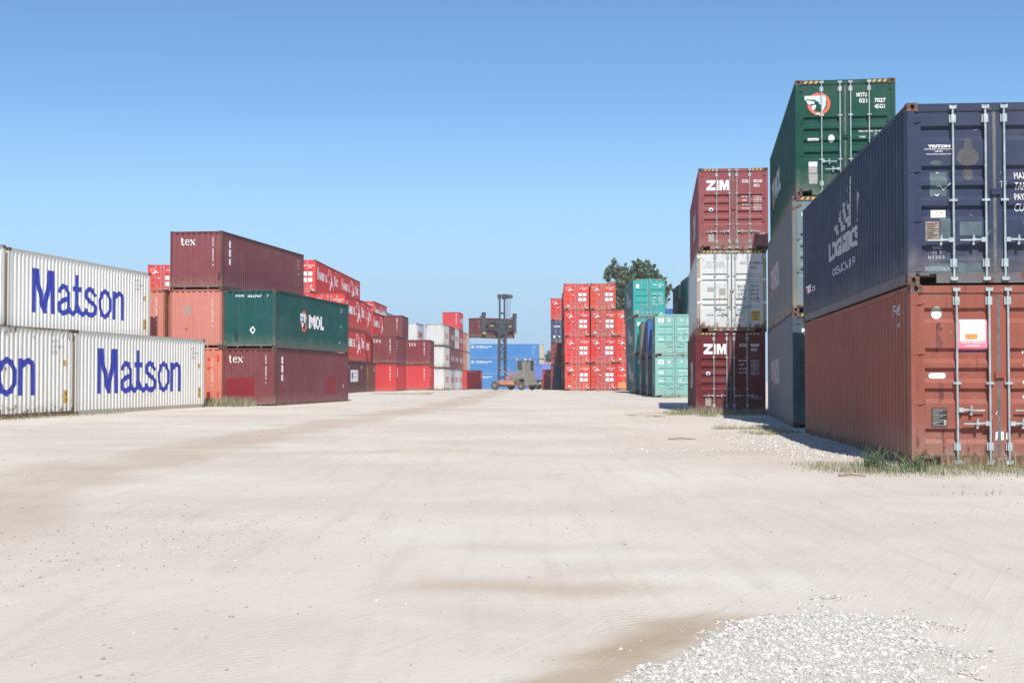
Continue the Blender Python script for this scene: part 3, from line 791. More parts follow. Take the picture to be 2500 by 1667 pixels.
def hs_side(c, surf):
    L = c.L; o = c.right if surf == 'right' else c.left; k = L / 12.19
    a = 1.0 * k
    P = T('H', a, 1.15, .42 * k, .95, .03) + T('AMBURG', a + .55 * k, 1.15, 4.2 * k, .66, .03) + T('S', a + 8.2 * k, 1.15, .55 * k, .9, .03) + T('ÜD', a + 8.9 * k, 1.15, 1.4 * k, .8, .03)
    P += bird(a + 5.2 * k, .55, 2.7 * k, 1.75)
    lay(c, surf, P, M['white'], o)
    e = L - 1.3
    lay(c, surf, T('SUDU 470318', e - 1.1, c.H - .34, 1.5, .11) + T('42G1', e, c.H - .52, .4, .11), M['white'], o)
def hazard(c):
    H = c.H
    Y = []; K = []
    for a in (.18, 1.72 ):
        K += rect(a, a + .54, H - .095, H - .03)
        for k in range(4): Y += poly([(a + .02 + .13 * k, H - .093), (a + .09 + .13 * k, H - .093), (a + .13 + .13 * k, H - .032), (a + .06 + .13 * k, H - .032)], 2)
    lay(c, 'header', K, M['black'], c.root, 'hazard_stripe'); lay(c, 'header', Y, M['yellow'], c.root, 'hazard_stripe')
def spec_table(c, rows, x0, x1, ztop, dz, h, mat, D, w0=.42, w1=.5):
    P = []
    for k, (a, bb) in enumerate(rows):
        if a: P += T(a, x0, ztop - k * dz - h, min(w0, .062 * len(a) * h / .07), h, .01)
        if bb: P += T(bb, x1, ztop - k * dz - h, min(w1, .06 * len(bb) * h / .07), h, .01)
    lay(c, 'door', P, mat, D, 'lettering')
def code_end(c, body, x, ztop, mat='white', w=.085, h=.075, pitch=None):
    pitch = pitch or 1.28 / len(body)
    lay(c, 'end', TV(body, x, ztop, w, h, pitch), M[mat], c.end)
def chaintext(c, side, body, x, z, w, h, mat, bold=.02):
    o = c.right if side == 'right' else c.left; lay(c, side, T(body, x, z, w, h, bold), M[mat], o)

# ------------------------------------------------------------------ right side, near stack
G1 = 'containers stacked two high at the near right'
lv = [dict(color=C_RUST, wear=.62, label='rust red container with a pink and white poster, lower one of the nearest stack', castcol=1),
      dict(color=C_NAVY, wear=.25, label='dark blue container with a pale lettered side, on top of the nearest right stack', dx=-.03, handles='line')]
red1, blue1 = stack(5.66, 19.47, 0.0, 5.10, -.30, 'L', L40, lv)
c = blue1; H = S; D0, D1 = c.doors
Q = T('TRITON', .30, H - .642, .31, .042, .05) + T('CONTAINER  INTERNATIONAL', .245, H - .672, .40, .020, .01) + T('LIMITED', .395, H - .705, .11, .020, .01) + T('www.tritoncontainer.com', .27, H - .742, .36, .020, .01)
lay(c, 'door', Q, M['white'], D0)
lay(c, 'door', rect(.34, .545, H - 1.635, H - 1.53), M['white'], D0, 'sticker'); lay(c, 'door', T('J. ACEP', .36, H - 1.585, .165, .03, 0) + T('USA/AP', .40, H - 1.62, .09, .018, 0), M['black'], D0, 'lettering', .002)
lay(c, 'door', rect(.255, .445, H - 1.975, H - 1.695), M['tanplate'], D0, 'data_plate')
L_ = []
for k in range(9): L_ += rect(.27, .43 - .03 * (k % 3), H - 1.73 - .026 * k, H - 1.72 - .026 * k)
lay(c, 'door', L_, M['blackplate'], D0, 'lettering', .002)
lay(c, 'door', rect(.33, .57, H - 1.33, H - .985) + rect(.28, .63, H - 2.43, H - 2.30) + rect(.86 - .16, 1.03, H - 2.44, H - 2.29) + rect(.73, .80 + .24, H - 1.90, H - 1.70) + rect(.46, .60, H - 1.95, H - 1.65) + disc(.41, H - .86, .08, .035), M['palegreen'], D0, 'rubbed_patch')
lay(c, 'door', disc(.85, H - .78, .16, .13) + disc(.86, H - .62, .06, .11) + disc(.86, H - 1.02, .07, .1, lift=1), M['olive'], D0, 'rubbed_patch', .001)
lay(c, 'door', T('4103', .36, H - 2.09, .12, .045, 0) + T('11-3', .37, H - 2.155, .11, .04, 0) + T('b1252', .30, H - 2.225, .23, .05, 0) + T('3029270630', .24, H - 2.40, .37, .06, 0), M['greywhite'], D0, 'lettering', .003)
lay(c, 'door', stroke([(.42, H - 1.19), (.47, H - 1.185), (.52, H - 1.24), (.61, H - 1.15)], .008) + stroke([(.40, H - 1.30), (.43, H - 1.325), (.46, H - 1.295)], .01) + stroke([(.42, H - 1.0), (.45, H - .985)], .01), M['white'], D0, 'scrape', .003)
Q = T('TRIU 596', 1.64, H - .70, .62, .115, .02) + T('45G1', 1.95, H - .87, .3, .10, .02)
for k, s_ in enumerate(('MAXG.W.', 'TARE', 'PAYLOAD', 'CUB. CAP.')): Q += T(s_, 1.50, H - 1.10 - .152 * k, .050 * len(s_), .10, .0)
lay(c, 'door', Q, M['white'], D1)
lay(c, 'door', rect(1.30, 1.36, H - 1.02, H - .985) + rect(1.62, 1.72, H - 1.745, H - 1.70), M['white'], D1, 'sticker'); lay(c, 'door', T('TE', 1.29, H - 1.22, .10, .09, 0), M['greywhite'], D1)
# long side: stepped sail, two words, small mark
Q = T('LOGISTICS', L40 - 8.0, 1.02, 3.55, .36, .05)
Q2 = T('OCEAN CARRIER', L40 - 7.5, .70, 2.7, .155, .02)
sail = []
rows = 7
for r in range(rows):
    z0 = 1.45 + r * .105; wd = 2.3 * (1 - r / 7.6); x1_ = L40 - 5.2
    for k in range(6):
        a = x1_ - wd * (k + 1) / 6; 
        if (k + r) % 2 == 0 or k == 0: sail += rect(a, a + wd / 6 * .98, z0, z0 + .092)
sail += poly([(L40 - 5.45, 2.19), (L40 - 5.2, 2.19), (L40 - 5.2, 2.34)])
mast_ = poly([(L40 - 4.65, 1.45), (L40 - 4.45, 1.44), (L40 - 4.35, 1.9), (L40 - 4.5, 2.0), (L40 - 4.62, 1.8), (L40 - 4.5, 1.7)])
lay(c, 'left', Q + Q2, M['greywhite'], c.left); lay1(c, 'left', sail, M['greywhite'], c.left, 'emblem'); lay(c, 'left', mast_, M['greywhite'], c.left, 'emblem')
lay(c, 'left', T('TEX', L40 - 11.7, .62, .95, .17, .05) + T('.DE', L40 - 10.7, .62, .5, .09, .03), M['white'], c.left); lay(c, 'left', rect(L40 - 11.75, L40 - 11.45, .68, .75), M['redletter'], c.left, 'emblem', .003)
c = red1; D0, D1 = c.doors
lay(c, 'door', rect(.665, 1.065, H - .93, H - .495), M['pink'], D0, 'poster', .004); lay(c, 'door', rect(.69, 1.04, H - .80, H - .50), M['white'], D0, 'poster', .006)
lay(c, 'door', rect(.665, 1.065, H - .955, H - .93), M['navyprint'], D0, 'poster', .004)
lay(c, 'door', poly([(.76, H - .70), (.90, H - .705), (.93, H - .74), (.90, H - .775), (.78, H - .78), (.755, H - .75)]) + rect(.86, .93, H - .775, H - .70, 1), M['orange'], D0, 'poster', .009)
lay(c, 'door', T('TRANS AMERICA', .69, H - .835, .35, .03, .01) + T('LEASING', .76, H - .88, .2, .025, .01), M['white'], D0, 'lettering', .007)
lay(c, 'door', disc(.375, H - .40, .078, .09), M['plate'], D0, 'sticker'); lay(c, 'door', disc(.375, H - .43, .07, .055, lift=1), M['white'], D0, 'sticker', .002)
lay(c, 'door', disc(.30, H - 1.293, .04) + rect(.30, .46, H - 1.333, H - 1.253, 1) + disc(.46, H - 1.293, .04, lift=2), M['white'], D0, 'sticker')
lay(c, 'door', T('CONTAINER', .31, H - 1.285, .14, .015, 0) + T('SERVICE', .33, H - 1.315, .10, .015, 0), M['greyletter'], D0, 'lettering', .005)
lay(c, 'door', rect(.285, .503, H - 2.02, H - 1.75), M['blackplate'], D0, 'data_plate')
L_ = []
for k in range(10): L_ += rect(.30, .49 - .05 * ((k * 7) % 3), H - 1.775 - .025 * k, H - 1.767 - .025 * k)
lay(c, 'door', L_ + rect(.455, .49, H - 2.0, H - 1.92, 1), M['plate'], D0, 'lettering', .002)
lay(c, 'door', poly([(1.165, H - 2.20), (1.17, H - 2.085), (1.20, H - 2.08), (1.198, H - 2.12), (1.19, H - 2.20)]), M['white'], D0, 'sticker', .004)
lay(c, 'door', rect(1.242, 1.28, H - 2.20, H - 2.08) + poly([(1.31, H - 2.19), (1.315, H - 2.10), (1.35, H - 2.08), (1.35, H - 2.2)]), M['white'], D1, 'sticker', .004)
lay(c, 'door', stroke([(1.175, H - 1.84), (1.20, H - 1.79)], .009) + stroke([(1.195, H - 1.86), (1.22, H - 1.82)], .009), M['white'], D0, 'scrape')
Q = []
for s_, t in (('MAX.GR. 30,480 KG', .99), ('TARE 2,250 KG', 1.19), ('NET 28,230 KG', 1.42), ('CU.CAP. 33.2 CBM', 1.62)): Q += T(s_, 1.555, H - t, .045 * len(s_), .055, .01)
lay(c, 'door', Q, M['white'], D1)
lay(c, 'left', T('IR 615', L40 - 1.46, 2.20, .88, .17, .01) + T('4', L40 - 1.05, 1.98, .12, .16, .01) + T('I', L40 - .95, 1.78, .03, .14, .01), M['greywhite'], c.left)
rj = random.Random(21)
def jag(x0, x1, z0, z1, n=26):
    """ragged vertical strip"""
    zs = [z0 + (z1 - z0) * k / n for k in range(n + 1)]
    xs_ = [x0 + (x1 - x0) * max(.15, rj.random()) for _ in zs]
    return [([(x0, z) for z in zs] + [(x, z) for x, z in zip(xs_, zs)], [(k, k + n + 1, k + n + 2, k + 1) for k in range(n)], 0)]
for c_ in (red1, blue1):
    lay(c_, 'header', jag(.008, .030, .16, 1.9) , M['rustedge'], c_.root, 'rust_patch', .003)
    lay(c_, 'header', jag(.060, .098, .9, 2.3), M['rustedge'], c_.root, 'rust_patch', .003)
for x, z0, z1, w_ in ((.36, 1.62, 2.05, .10), (.40, .9, 1.2, .09), (.44, .2, .55, .05), (.78, .18, .40, .03), (1.12, .3, .9, .012), (.92, 1.35, 1.6, .02), (.50, 2.2, 2.42, .03)):
    lay(red1, 'door', jag(x, x + w_, z0, z1, 9), M['darkrun'], red1.doors[0], 'grime', .0005)
for x, z, l, a in ((.30, .62, .07, .3), (.88, 1.0, .05, -.5), (.47, .2, .09, .1), (1.12, .7, .05, 1.2), (.55, 1.9, .04, .8), (.95, 2.2, .06, .2)):
    for c_ in (red1, blue1): lay(c_, 'door', stroke([(x, z), (x + l * cos(a), z + l * sin(a))], .006), M['greyletter'], c_.doors[0], 'scrape', .001)

# ------------------------------------------------------------------ right side, second stack (three high)
G2 = 'containers in the tallest right stack'
lv = [dict(H=HC, color=C_SLATE, wear=.35, label='slate container with a grey side, at ground level in the tall right stack', dx=-.05),
      dict(H=HC, color=C_GREY, wear=.55, label='dirty pale grey container in the middle of the tall right stack', dx=-.04),
      dict(H=HC, color=C_GREEN, wear=.25, label='dark green container topping the tallest stack on the right, round emblem on its door', dx=.055)]
slate2, grey2, green2 = stack(7.02, 34.09, -.01, 7.7, -.25, 'L', L40, lv)
for o in (slate2.left,): o.color = (.15, .165, .185, .5)
for o in grey2.doors: o.color = (.16, .21, .235, .4)
def mol_left(c, x0, s):
    red, pale, white = alligator(L40 - x0 - .5, 1.45, .5, .5)
    lay(c, 'left', red, M['orangered'], c.left, 'emblem'); lay(c, 'left', pale + white, M['greywhite'], c.left, 'emblem', .002)
    lay(c, 'left', T('MOL', L40 - x0 + .25, 1.1, 2.9, .78, .05), M['greywhite'], c.left)
for c_, x0 in ((green2, 9.7), (grey2, 9.0), (slate2, 9.0)): mol_left(c_, x0, 1)
for c_ in (green2, grey2, slate2):
    D0, D1 = c_.doors; H = HC
    red, pale, white = alligator(.58, H - .60, .28, .28)
    lay(c_, 'door', red, M['orangered'], D0, 'emblem'); lay(c_, 'door', pale, M['skyblue'], D0, 'emblem', .002)
    lay(c_, 'door', white + T('MOL', .50, H - .88, .20, .055, .02), M['white'], D0, 'emblem', .004)
    lay(c_, 'door', stroke([(.26, H - .50), (.45, H - .53), (.60, H - .56)], .012), M['green_emblem'], D0, 'emblem', .008)
    lay(c_, 'door', T('MOTU', 1.50, H - .45, .25, .105, .02) + T('021', 1.56, H - .60, .19, .105, .02) + T('7027', 1.93, H - .60, .27, .105, .02) + T('45G1', 1.93, H - .75, .25, .105, .02), M['white'], D1)
    lay(c_, 'door', disc(.88, H - 1.47, .075, .10) + rect(.30, .57, H - 1.53, H - 1.46), M['white'], D0, 'sticker')
    lay(c_, 'door', T('WATERTIGHT', .32, H - 1.51, .22, .03, 0), M['black'], D0, 'lettering', .003)
    lay(c_, 'door', rect(.32, .53, H - 2.17, H - 2.05), M['white'], D0, 'sticker'); lay(c_, 'door', T('J. ACEP', .35, H - 2.11, .15, .03, 0), M['black'], D0, 'lettering', .003)
    lay(c_, 'door', rect(.32, .53, H - 2.33, H - 2.18) + poly([(.315, H - 2.35), (.54, H - 2.35), (.53, H - 2.60), (.33, H - 2.60)], 1), M['plate'], D0, 'data_plate')
    spec_table(c_, [('MAX.GROSS', '32,500 KG'), ('', '71,650 LBS'), ('TARE', '3,920 KG'), ('', '8,640 LBS')], 1.55, 1.93, H - 1.28, .075, .045, M['white'], D1, .35, .35)
    hazard(c_)

# ------------------------------------------------------------------ right side, third stack
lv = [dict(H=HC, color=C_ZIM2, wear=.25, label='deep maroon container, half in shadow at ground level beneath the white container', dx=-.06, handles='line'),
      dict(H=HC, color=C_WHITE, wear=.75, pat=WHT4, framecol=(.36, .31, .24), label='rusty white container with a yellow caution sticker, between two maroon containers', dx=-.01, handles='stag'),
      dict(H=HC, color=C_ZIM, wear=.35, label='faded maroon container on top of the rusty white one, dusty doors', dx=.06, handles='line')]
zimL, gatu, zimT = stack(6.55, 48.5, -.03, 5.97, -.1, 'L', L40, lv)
for c_, cd_, n2 in ((zimT, '832160', '3'), (zimL, '834687', '5')):
    D0, D1 = c_.doors; H = HC
    Z = poly([(.285, H - .42), (.60, H - .42), (.60, H - .50), (.42, H - .68), (.60, H - .68), (.60, H - .785), (.28, H - .785), (.28, H - .70), (.46, H - .52), (.285, H - .52)])
    Z += rect(.625, .705, H - .785, H - .42)
    Z += poly([(.74, H - .785), (.74, H - .42), (.86, H - .42), (.915, H - .60), (.97, H - .42), (1.085, H - .42), (1.085, H - .785), (.995, H - .785), (.995, H - .57), (.935, H - .785), (.885, H - .785), (.825, H - .57), (.825, H - .785)])
    lay(c_, 'door', Z, M['white'], D0)
    lay(c_, 'door', T('ZCSU', 1.52, H - .52, .27, .105, .02) + T(cd_, 1.93, H - .52, .30, .105, .02) + T(n2, 2.33, H - .51, .05, .09, .02) + T('45G1', 1.93, H - .675, .21, .10, .02), M['white'], D1)
    spec_table(c_, [('MAX. GROSS', '32,500 kg'), ('', '71,650 lbs'), ('TARE', '3,920 kg'), ('', '8,640 lbs'), ('MAX. CARGO', '28,580 kg'), ('', '63,010 lbs'), ('CU CAP.', '76.4 cu m'), ('', '2,700 cu ft')], 1.52, 1.93, H - .985, .070, .048, M['white'], D1, .28, .29)
    lay(c_, 'door', disc(.44, H - 1.47, .075), M['white'], D0, 'sticker'); lay(c_, 'door', disc(.445, H - 1.47, .045, .04), M['blue_emblem'], D0, 'sticker', .003)
    lay(c_, 'door', T('WWW.ZIM.COM', 1.89, H - 2.36, .42, .085, .01), M['greywhite'], D1)
    lay(c_, 'door', rect(.34, .54, .29, .56), M['plate'], D0, 'data_plate')
    hazard(c_)
    lay(c_, 'left', T('ZIM', L40 - 7.5, .9, 3.6, 1.0, .06), M['greywhite'], c_.left)
c = gatu; D0, D1 = c.doors; H = HC
lay(c, 'door', T('TEXTAINER', .33, H - .60, .62, .19, .0) + stroke([(.24, H - .62), (1.05, H - .62)], .012) + stroke([(.24, H - .62), (.42, H - .42)], .012) + stroke([(.86, H - .42), (1.05, H - .62)], .012), M['greyletter'], D0, 'lettering')
lay(c, 'door', T('GATU', 1.52, H - .52, .22, .10, .01) + T('819009 8', 1.86, H - .52, .44, .10, .01) + T('45G1', 1.88, H - .68, .22, .10, .01), M['black'], D1)
spec_table(c, [('MAX.GR.', '32,500 KG'), ('TARE', '3,870 KG'), ('NET', '28,630 KG'), ('CU.CAP.', '76.3 CBM')], 1.43, 1.87, H - 1.24, .14, .10, M['black'], D1, .30, .30)
lay(c, 'door', rect(1.90, 2.20, .27 + .12, .66 + .08), M['yellow'], D1, 'caution_sticker'); lay(c, 'door', T('CAUTION', 1.915, .645, .27, .06, .01) + T('9.6', 2.0, .53, .11, .075, .02) + T('HIGH', 1.97, .43, .16, .05, .02), M['black'], D1, 'lettering', .003)
lay(c, 'door', rect(.37, .60, H - 1.48, H - 1.32) + rect(.79, 1.0, H - 1.60, H - 1.36), M['plate'], D0, 'sticker'); lay(c, 'door', stroke([(.34, .60), (.58, .60)], .045), M['blue_emblem'], D0, 'sticker'); lay(c, 'door', T('CAI', .36, .59, .16, .03, .0), M['white'], D0, 'lettering', .003)
lay(c, 'door', stroke([(.80, H - 1.61), (.80, H - 1.85)], .02) + stroke([(.98, H - 1.61), (.985, H - 1.98)], .015) + stroke([(1.45, .42), (1.62, .42)], .05), M['orange'], D0, 'rust_run', .001)
lay(c, 'door', rect(1.14, 1.20, .75, 1.35), M['plate'], D0, 'rubbed_patch', .001); hazard(c)

# ------------------------------------------------------------------ right side, light teal 20 ft stacks
lv = [dict(color=C_TEAL, wear=.30, pat=THIN3, detail=1, label='pale teal container with number 006 on its door, at ground level behind the maroon stack'),
      dict(color=C_TEAL, wear=.35, pat=THIN3, detail=1, label='pale teal container resting on the ground level teal one behind the maroon stack')]
teals = stack(8.91, 85.4, 0.0, 4.0, 0, 'L', L20, lv)
for i, c in enumerate(teals):
    D0, D1 = c.doors; H = S
    lay(c, 'door', rect(.20, .54, H - .52, H - .26), M['white'], D0, 'sticker'); lay(c, 'door', T('CBHU', .25, H - .46, .24, .13, .01), M['blue_emblem'], D0, 'lettering', .003)
    lay(c, 'door', disc(.86, H - .38, .07, .10) + rect(.22, .52, H - 1.60, H - 1.52), M['white'], D0, 'sticker')
    if i == 0: lay(c, 'door', T('006', .20, H - 1.12, .34, .18, .03), M['white'], D0)
    lay(c, 'door', T('CCLU', 1.56, H - .42, .24, .12) + T('328', 1.98, H - .42, .2, .12) + T('22G1', 1.98, H - .60, .24, .12), M['white'], D1)
    spec_table(c, [('MAX.GROSS', '30,480'), ('', '67,200'), ('TARE', '2,230'), ('', ''), ('NET', '28,250'), ('CU.CAP.', '33.2')], 1.45, 1.95, H - .88, .15, .08, M['white'], D1, .45, .3)
    lay(c, 'door', rect(.27, .45, H - 2.22, H - 1.98), M['plate'], D0, 'data_plate')
C_GG2 = (.16, .20, .185)
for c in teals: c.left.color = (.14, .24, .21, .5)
lv = [dict(color=C_GG, wear=.5, pat=THIN3, detail=1, label='grey green container at ground level, directly behind the pale teal stack'),
      dict(color=(.05, .14, .42), wear=.2, pat=THIN3, detail=1, label='bright blue container just behind the upper pale teal container')]
b1 = stack(9.12, 92.1, 0.0, 4.0, 0, 'L', L20, lv)
b1[1].left.color = (.085, .085, .16, .4)
lv = [dict(color=C_GG, wear=.5, pat=THIN3, detail=1, label='grey green container at ground level, third back from the pale teal stack'),
      dict(color=(.15, .17, .15), wear=.6, pat=THIN3, detail=1, label='dull grey green container with white letters on its side, behind the blue one')]
b2 = stack(9.25, 98.35, 0.02, 4.0, 0, 'L', L20, lv)
for c in teals + [b1[0]] + b2: lay(c, 'left', T('CHINA', L20 - 4.6, .75, 2.9, .85, .03), M['greywhite'], c.left)
# tall bright teal stack
lv = [dict(H=HC, color=C_TEAL2, wear=.3, pat=THIN4, detail=1, label='bright teal container at ground level in the three high teal stack', dx=.05, framecol=(.12, .2, .17)),
      dict(H=HC, color=C_TEAL2, wear=.25, pat=THIN4, detail=1, label='bright teal container in the middle of the three high teal stack', dx=.0, framecol=(.12, .2, .17)),
      dict(H=HC, color=C_TEAL2, wear=.2, pat=THIN4, detail=1, label='bright teal container on top of the three high teal stack, in front of the tree', dx=-.10)]
tt = stack(9.38, 105.0, .10, 1.5, 0, 'L', L40, lv)
for c in tt:
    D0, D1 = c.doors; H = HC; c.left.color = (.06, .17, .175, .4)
    lay(c, 'left', T('China', L40 - 9.2, 1.35, 3.4, 1.0, .04) + T('Shipping', L40 - 7.9, .8, 5.0, .95, .04), M['greywhite'], c.left)
    lay(c, 'door', rect(.22, .46, H - .72, H - .42), M['white'], D0, 'sticker'); lay(c, 'door', rect(.2, .42, .28, .48), M['plate'], D0, 'data_plate')
    lay(c, 'door', T('MBIU', 1.52, H - .50, .26, .11) + T('100219', 1.92, H - .50, .34, .11) + T('1', 2.3, H - .5, .04, .11) + T('45G1', 1.92, H - .66, .24, .11), M['white'], D1)
    spec_table(c, [('MAX.GROSS', '32,500 KG'), ('', '71,650 LB'), ('TARE', '3,940 KG'), ('', '8,686 LB'), ('NET', '28,560 KG'), ('CU.CAP', '76.4 CBM')], 1.45, 1.93, H - 1.1, .15, .085, M['white'], D1, .35, .36)
    lay(c, 'door', rect(2.05, 2.25, .2, .29), M['white'], D1, 'sticker'); hazard(c)
# dark teal stacks further right
for i, (x, y) in enumerate(((13.2, 103.2), (13.42, 110.4))):
    lv = [dict(H=HC, color=C_GREEN, wear=.3, front='end', label='dark teal container, %s level of the %s dark teal stack far right' % (('lowest', 'middle', 'top')[k], ('nearer', 'farther')[i]), dx=0) for k in range(3)]
    s3 = stack(x, y, .02 + .12 * (1 - i), 2.2, 0, 'L', L20, lv)
    for c in s3:
        if c: c.left.color = ((.025, .15, .15), (.06, .13, .12))[i] + (.2,)
    c = s3[2]
    if i == 0: lay(c, 'left', TV('CBHU 328106 4', L20 - 1.0, 2.55, .14, .13, .185), M['greywhite'], c.left)
    else: lay(c, 'left', T('CHINA', L20 - 5.2, .65, 4.2, 1.0, .03), M['greywhite'], c.left)
lv = [dict(color=C_BLUE, wear=.2, front='end', label='mid blue container, %s of the blue stack glimpsed between the teal stacks' % ('lowest', 'second lowest', 'second highest', 'top')[k]) for k in range(4)]
stack(18.6, 176, -.35, 1.5, 0, 'L', L20, lv)

# ------------------------------------------------------------------ red bird emblem stacks (right block)
names = ('lowest', 'second lowest', 'second highest', 'topmost')
redR = []
for i, (x, lvn, who) in enumerate(((5.16, 4, 'left of the two four high red stacks'), (7.66, 4, 'right of the two four high red stacks'), (10.16, 3, 'partly hidden third red stack'))):
    lv = [dict(color=(C_HS[0] * (1, .84, 1.08, .93)[(k * 2 + i) % 4], C_HS[1] * (1.35, 1, .8, 1.15)[(k + i) % 4], C_HS[2]), wear=(.3, .15, .25, .35)[(k + i) % 4], pat=THIN3, detail=1, group='red containers with a white bird emblem',
               label='red emblem container, %s in the %s' % (names[k] if lvn == 4 else ('lowest', 'middle', 'top')[k], who), dx=(.0, -.02, -.06, -.12)[k] if i == 0 else (.0, -.02, .01, -.04)[k]) for k in range(lvn)]
    st = stack(x, 133.2 + (i == 2) * .5, -.03 + .02 * i, 1.7, 0, 'L', L40, lv); redR += st
    for k, c in enumerate(st):
        hs_door(c, i + k); 
        if i == 0: hs_side(c, 'left')
lay(redR[8], 'door', rect(.05 + .12, 1.1, .2, .75) + rect(.2, 1.1, 1.3, 1.45), M['orange'], redR[8].doors[0], 'touch_up'); lay(redR[0], 'door', rect(.25, .62, H - 1.42, H - 1.1), M['redpatch'], redR[0].doors[0], 'touch_up')
lay(redR[0], 'door', stroke([(.88, .75), (.98, .8), (.93, .95)], .05), M['yellow'], redR[0].doors[0], 'sticker')
# behind their left edge
lv = [dict(color=(.16, .045, .045), wear=.5, front='end', label='brown container side at ground level, just left behind the four high red stacks'),
      dict(color=(.16, .045, .045), wear=.5, front='end', label='brown container side on the second level, just left behind the red stacks'),
      dict(color=(.05, .06, .10), wear=.3, front='end', label='dark navy container side on the third level, just left behind the red stacks'),
      dict(color=(.26, .05, .055), wear=.3, front='end', label='dark red container side on the fourth level, just left behind the red stacks')]
st = stack(5.36, 145.9, -.1, 1.5, 0, 'L', L20, lv)
for c in st[:2]: hs_side(c, 'left')
lv = [dict(color=(.04, .10, .17), wear=.3, front='end', label='blue fronted container with a grey side, at ground level left of the brown sides'),
      dict(color=(.13, .03, .035), wear=.4, front='end', label='dark brown container on the grey and blue one, below the navy and red doors')]
st = stack(4.88, 152.6, -.15, 1.8, 0, 'L', L20, lv); st[0].left.color = (.28, .30, .32, .3); st[1].left.color = (.22, .07, .07, .5)
lay(st[0], 'left', T('MSC', L20 - 4.5, .8, 2.5, .9, .03), M['white'], st[0].left); lay(st[1], 'left', T('HAMBURG', L20 - 5, 1.1, 3.6, .7, .03), M['greywhite'], st[1].left)
lv = [dict(H=HC, color=C_BROWN, wear=.4, pat=THIN4, detail=1, label='brown container, lowest of the stack topped by a red emblem door'),
      dict(color=C_BROWN, wear=.4, pat=THIN3, detail=1, label='brown container, second level of the stack topped by a red emblem door'),
      dict(color=(.06, .08, .15), wear=.2, pat=STD5, detail=1, label='navy container with a white word on its door, beneath the leftmost red emblem door'),
      dict(color=C_HS, wear=.3, pat=THIN3, detail=1, group='red containers with a white bird emblem', label='red emblem container on the navy one, leftmost of the right block')]
st = stack(4.50, 159.5, -.25, 1.7, 0, 'L', L40, lv)
hs_door(st[3], 2)
c = st[2]; lay(c, 'door', T('capital', .35, c.H - .82, .75, .24, .04), M['white'], c.doors[0]); lay(c, 'door', rect(.32, .52, .55, .85) + rect(.95, 1.12, .6, .8) + rect(.5, .6, 1.3, 1.4), M['white'], c.doors[0], 'sticker')
lv = [dict(color=(.36, .045, .045), wear=.3, pat=THIN3, detail=1, group='red containers with a white bird emblem', label='single red emblem container on the ground, mostly in shade beside the blue trailer load')]
st = stack(3.80, 173, -.36, 1.7, 0, 'L', L20, lv); lay(st[0], 'door', bird(.35, S - .95, .8, .5), M['greywhite'], st[0].doors[0], 'emblem')

# ------------------------------------------------------------------ left side: white containers with blue lettering
def blue_word(c):
    """big joined word on the long right side; coordinates measured along the wall"""
    sx = 1.42; P = []
    P += poly([(1.67, 2.31), (2.19, 2.31), (2.22, 2.08), (2.46, 1.52), (2.60, 1.19), (2.72, 1.60), (2.86, 2.11), (2.92, 2.31), (3.43, 2.31), (3.50, .71), (3.20, .71), (3.13, 1.78), (2.98, 1.33), (2.82, .71), (2.50, .71), (2.28, 1.12), (2.00, 1.83), (2.02, .71), (1.72, .71)])
    P += stroke([(3.83, 1.53), (3.93, 1.72), (4.11, 1.80), (4.38, 1.76), (4.52, 1.57), (4.52, 1.02), (4.66, .87), (4.92, .80), (5.16, .91), (5.27, 1.15), (5.27, 2.30)], .185, 1, False, sx)
    P += stroke([(4.50, 1.34), (4.10, 1.27), (3.87, 1.16), (3.78, 1.03), (3.87, .87), (4.10, .79), (4.36, .82), (4.53, .95)], .185, 2, False, sx)
    P += stroke([(5.30, 1.15), (5.41, .93), (5.69, .80), (6.00, .89), (6.06, 1.05)], .185, 3, False, sx)
    P += rect(4.90, 5.68, 1.665, 1.85, 4)
    P += stroke([(6.05, .97), (6.18, .85), (6.47, .79), (6.76, .89), (6.84, 1.10), (6.70, 1.25), (6.34, 1.35), (6.10, 1.47), (6.03, 1.63), (6.14, 1.77), (6.37, 1.83), (6.61, 1.77), (6.82, 1.55)], .185, 5, False, sx)
    P += stroke([(7.72, 1.82), (8.03, 1.73), (8.17, 1.5), (8.17, 1.11), (8.03, .90), (7.72, .80), (7.41, .89), (7.28, 1.10), (7.26, 1.45), (7.40, 1.70)], .185, 0, True, sx)
    P += rect(8.47, 8.74, .72, 1.88, 1) + stroke([(8.60, 1.60), (8.85, 1.76), (9.07, 1.81), (9.29, 1.74), (9.40, 1.48), (9.42, .72)], .185, 2, False, sx)
    lay(c, 'right', P, M['blueletter'], c.right)
    e = 10.95
    lay(c, 'right', T('MATU', e - .35, 2.42, .62, .105, .0) + T('227584', e - .35, 2.24, .85, .105, 0) + T('45G1', e - .35, 2.06, .55, .105, 0) + T('R', e + .2, 1.78, .1, .14, 0), M['greyletter'], c.right)
    lay(c, 'right', rect(11.55, 11.83, .42, .86) + rect(11.52, 11.66, 1.66, 1.86), M['yellow'], c.right, 'caution_sticker'); lay(c, 'right', T('9.6', 11.60, .68, .2, .12, .02) + T('HIGH', 11.60, .5, .2, .07, .01), M['black'], c.right, 'lettering', .003)
    hl = c.L / 2
GM = 'white containers with a big blue word'
mats = []
def mat_c(x, y, z, yaw, w, lab, lower=None):
    lv = []
    if lower: lv.append(dict(H=HC, color=C_MAT, wear=.4, front='end', label=lower, framecol=(.55, .50, .42)))
    lv.append(dict(H=HC, color=C_MAT, wear=w, front='end', label=lab, group=GM, framecol=(.60, .56, .49) if w < .4 else (.45, .36, .27)))
    st = stack(x, y, z, yaw, 0, 'R', L40, lv); blue_word(st[-1]); return st[-1]
mat_c(-14.78, 46.53, -.02, 7.83, .12, 'white container with the whole blue word, at ground level beside the salmon containers')
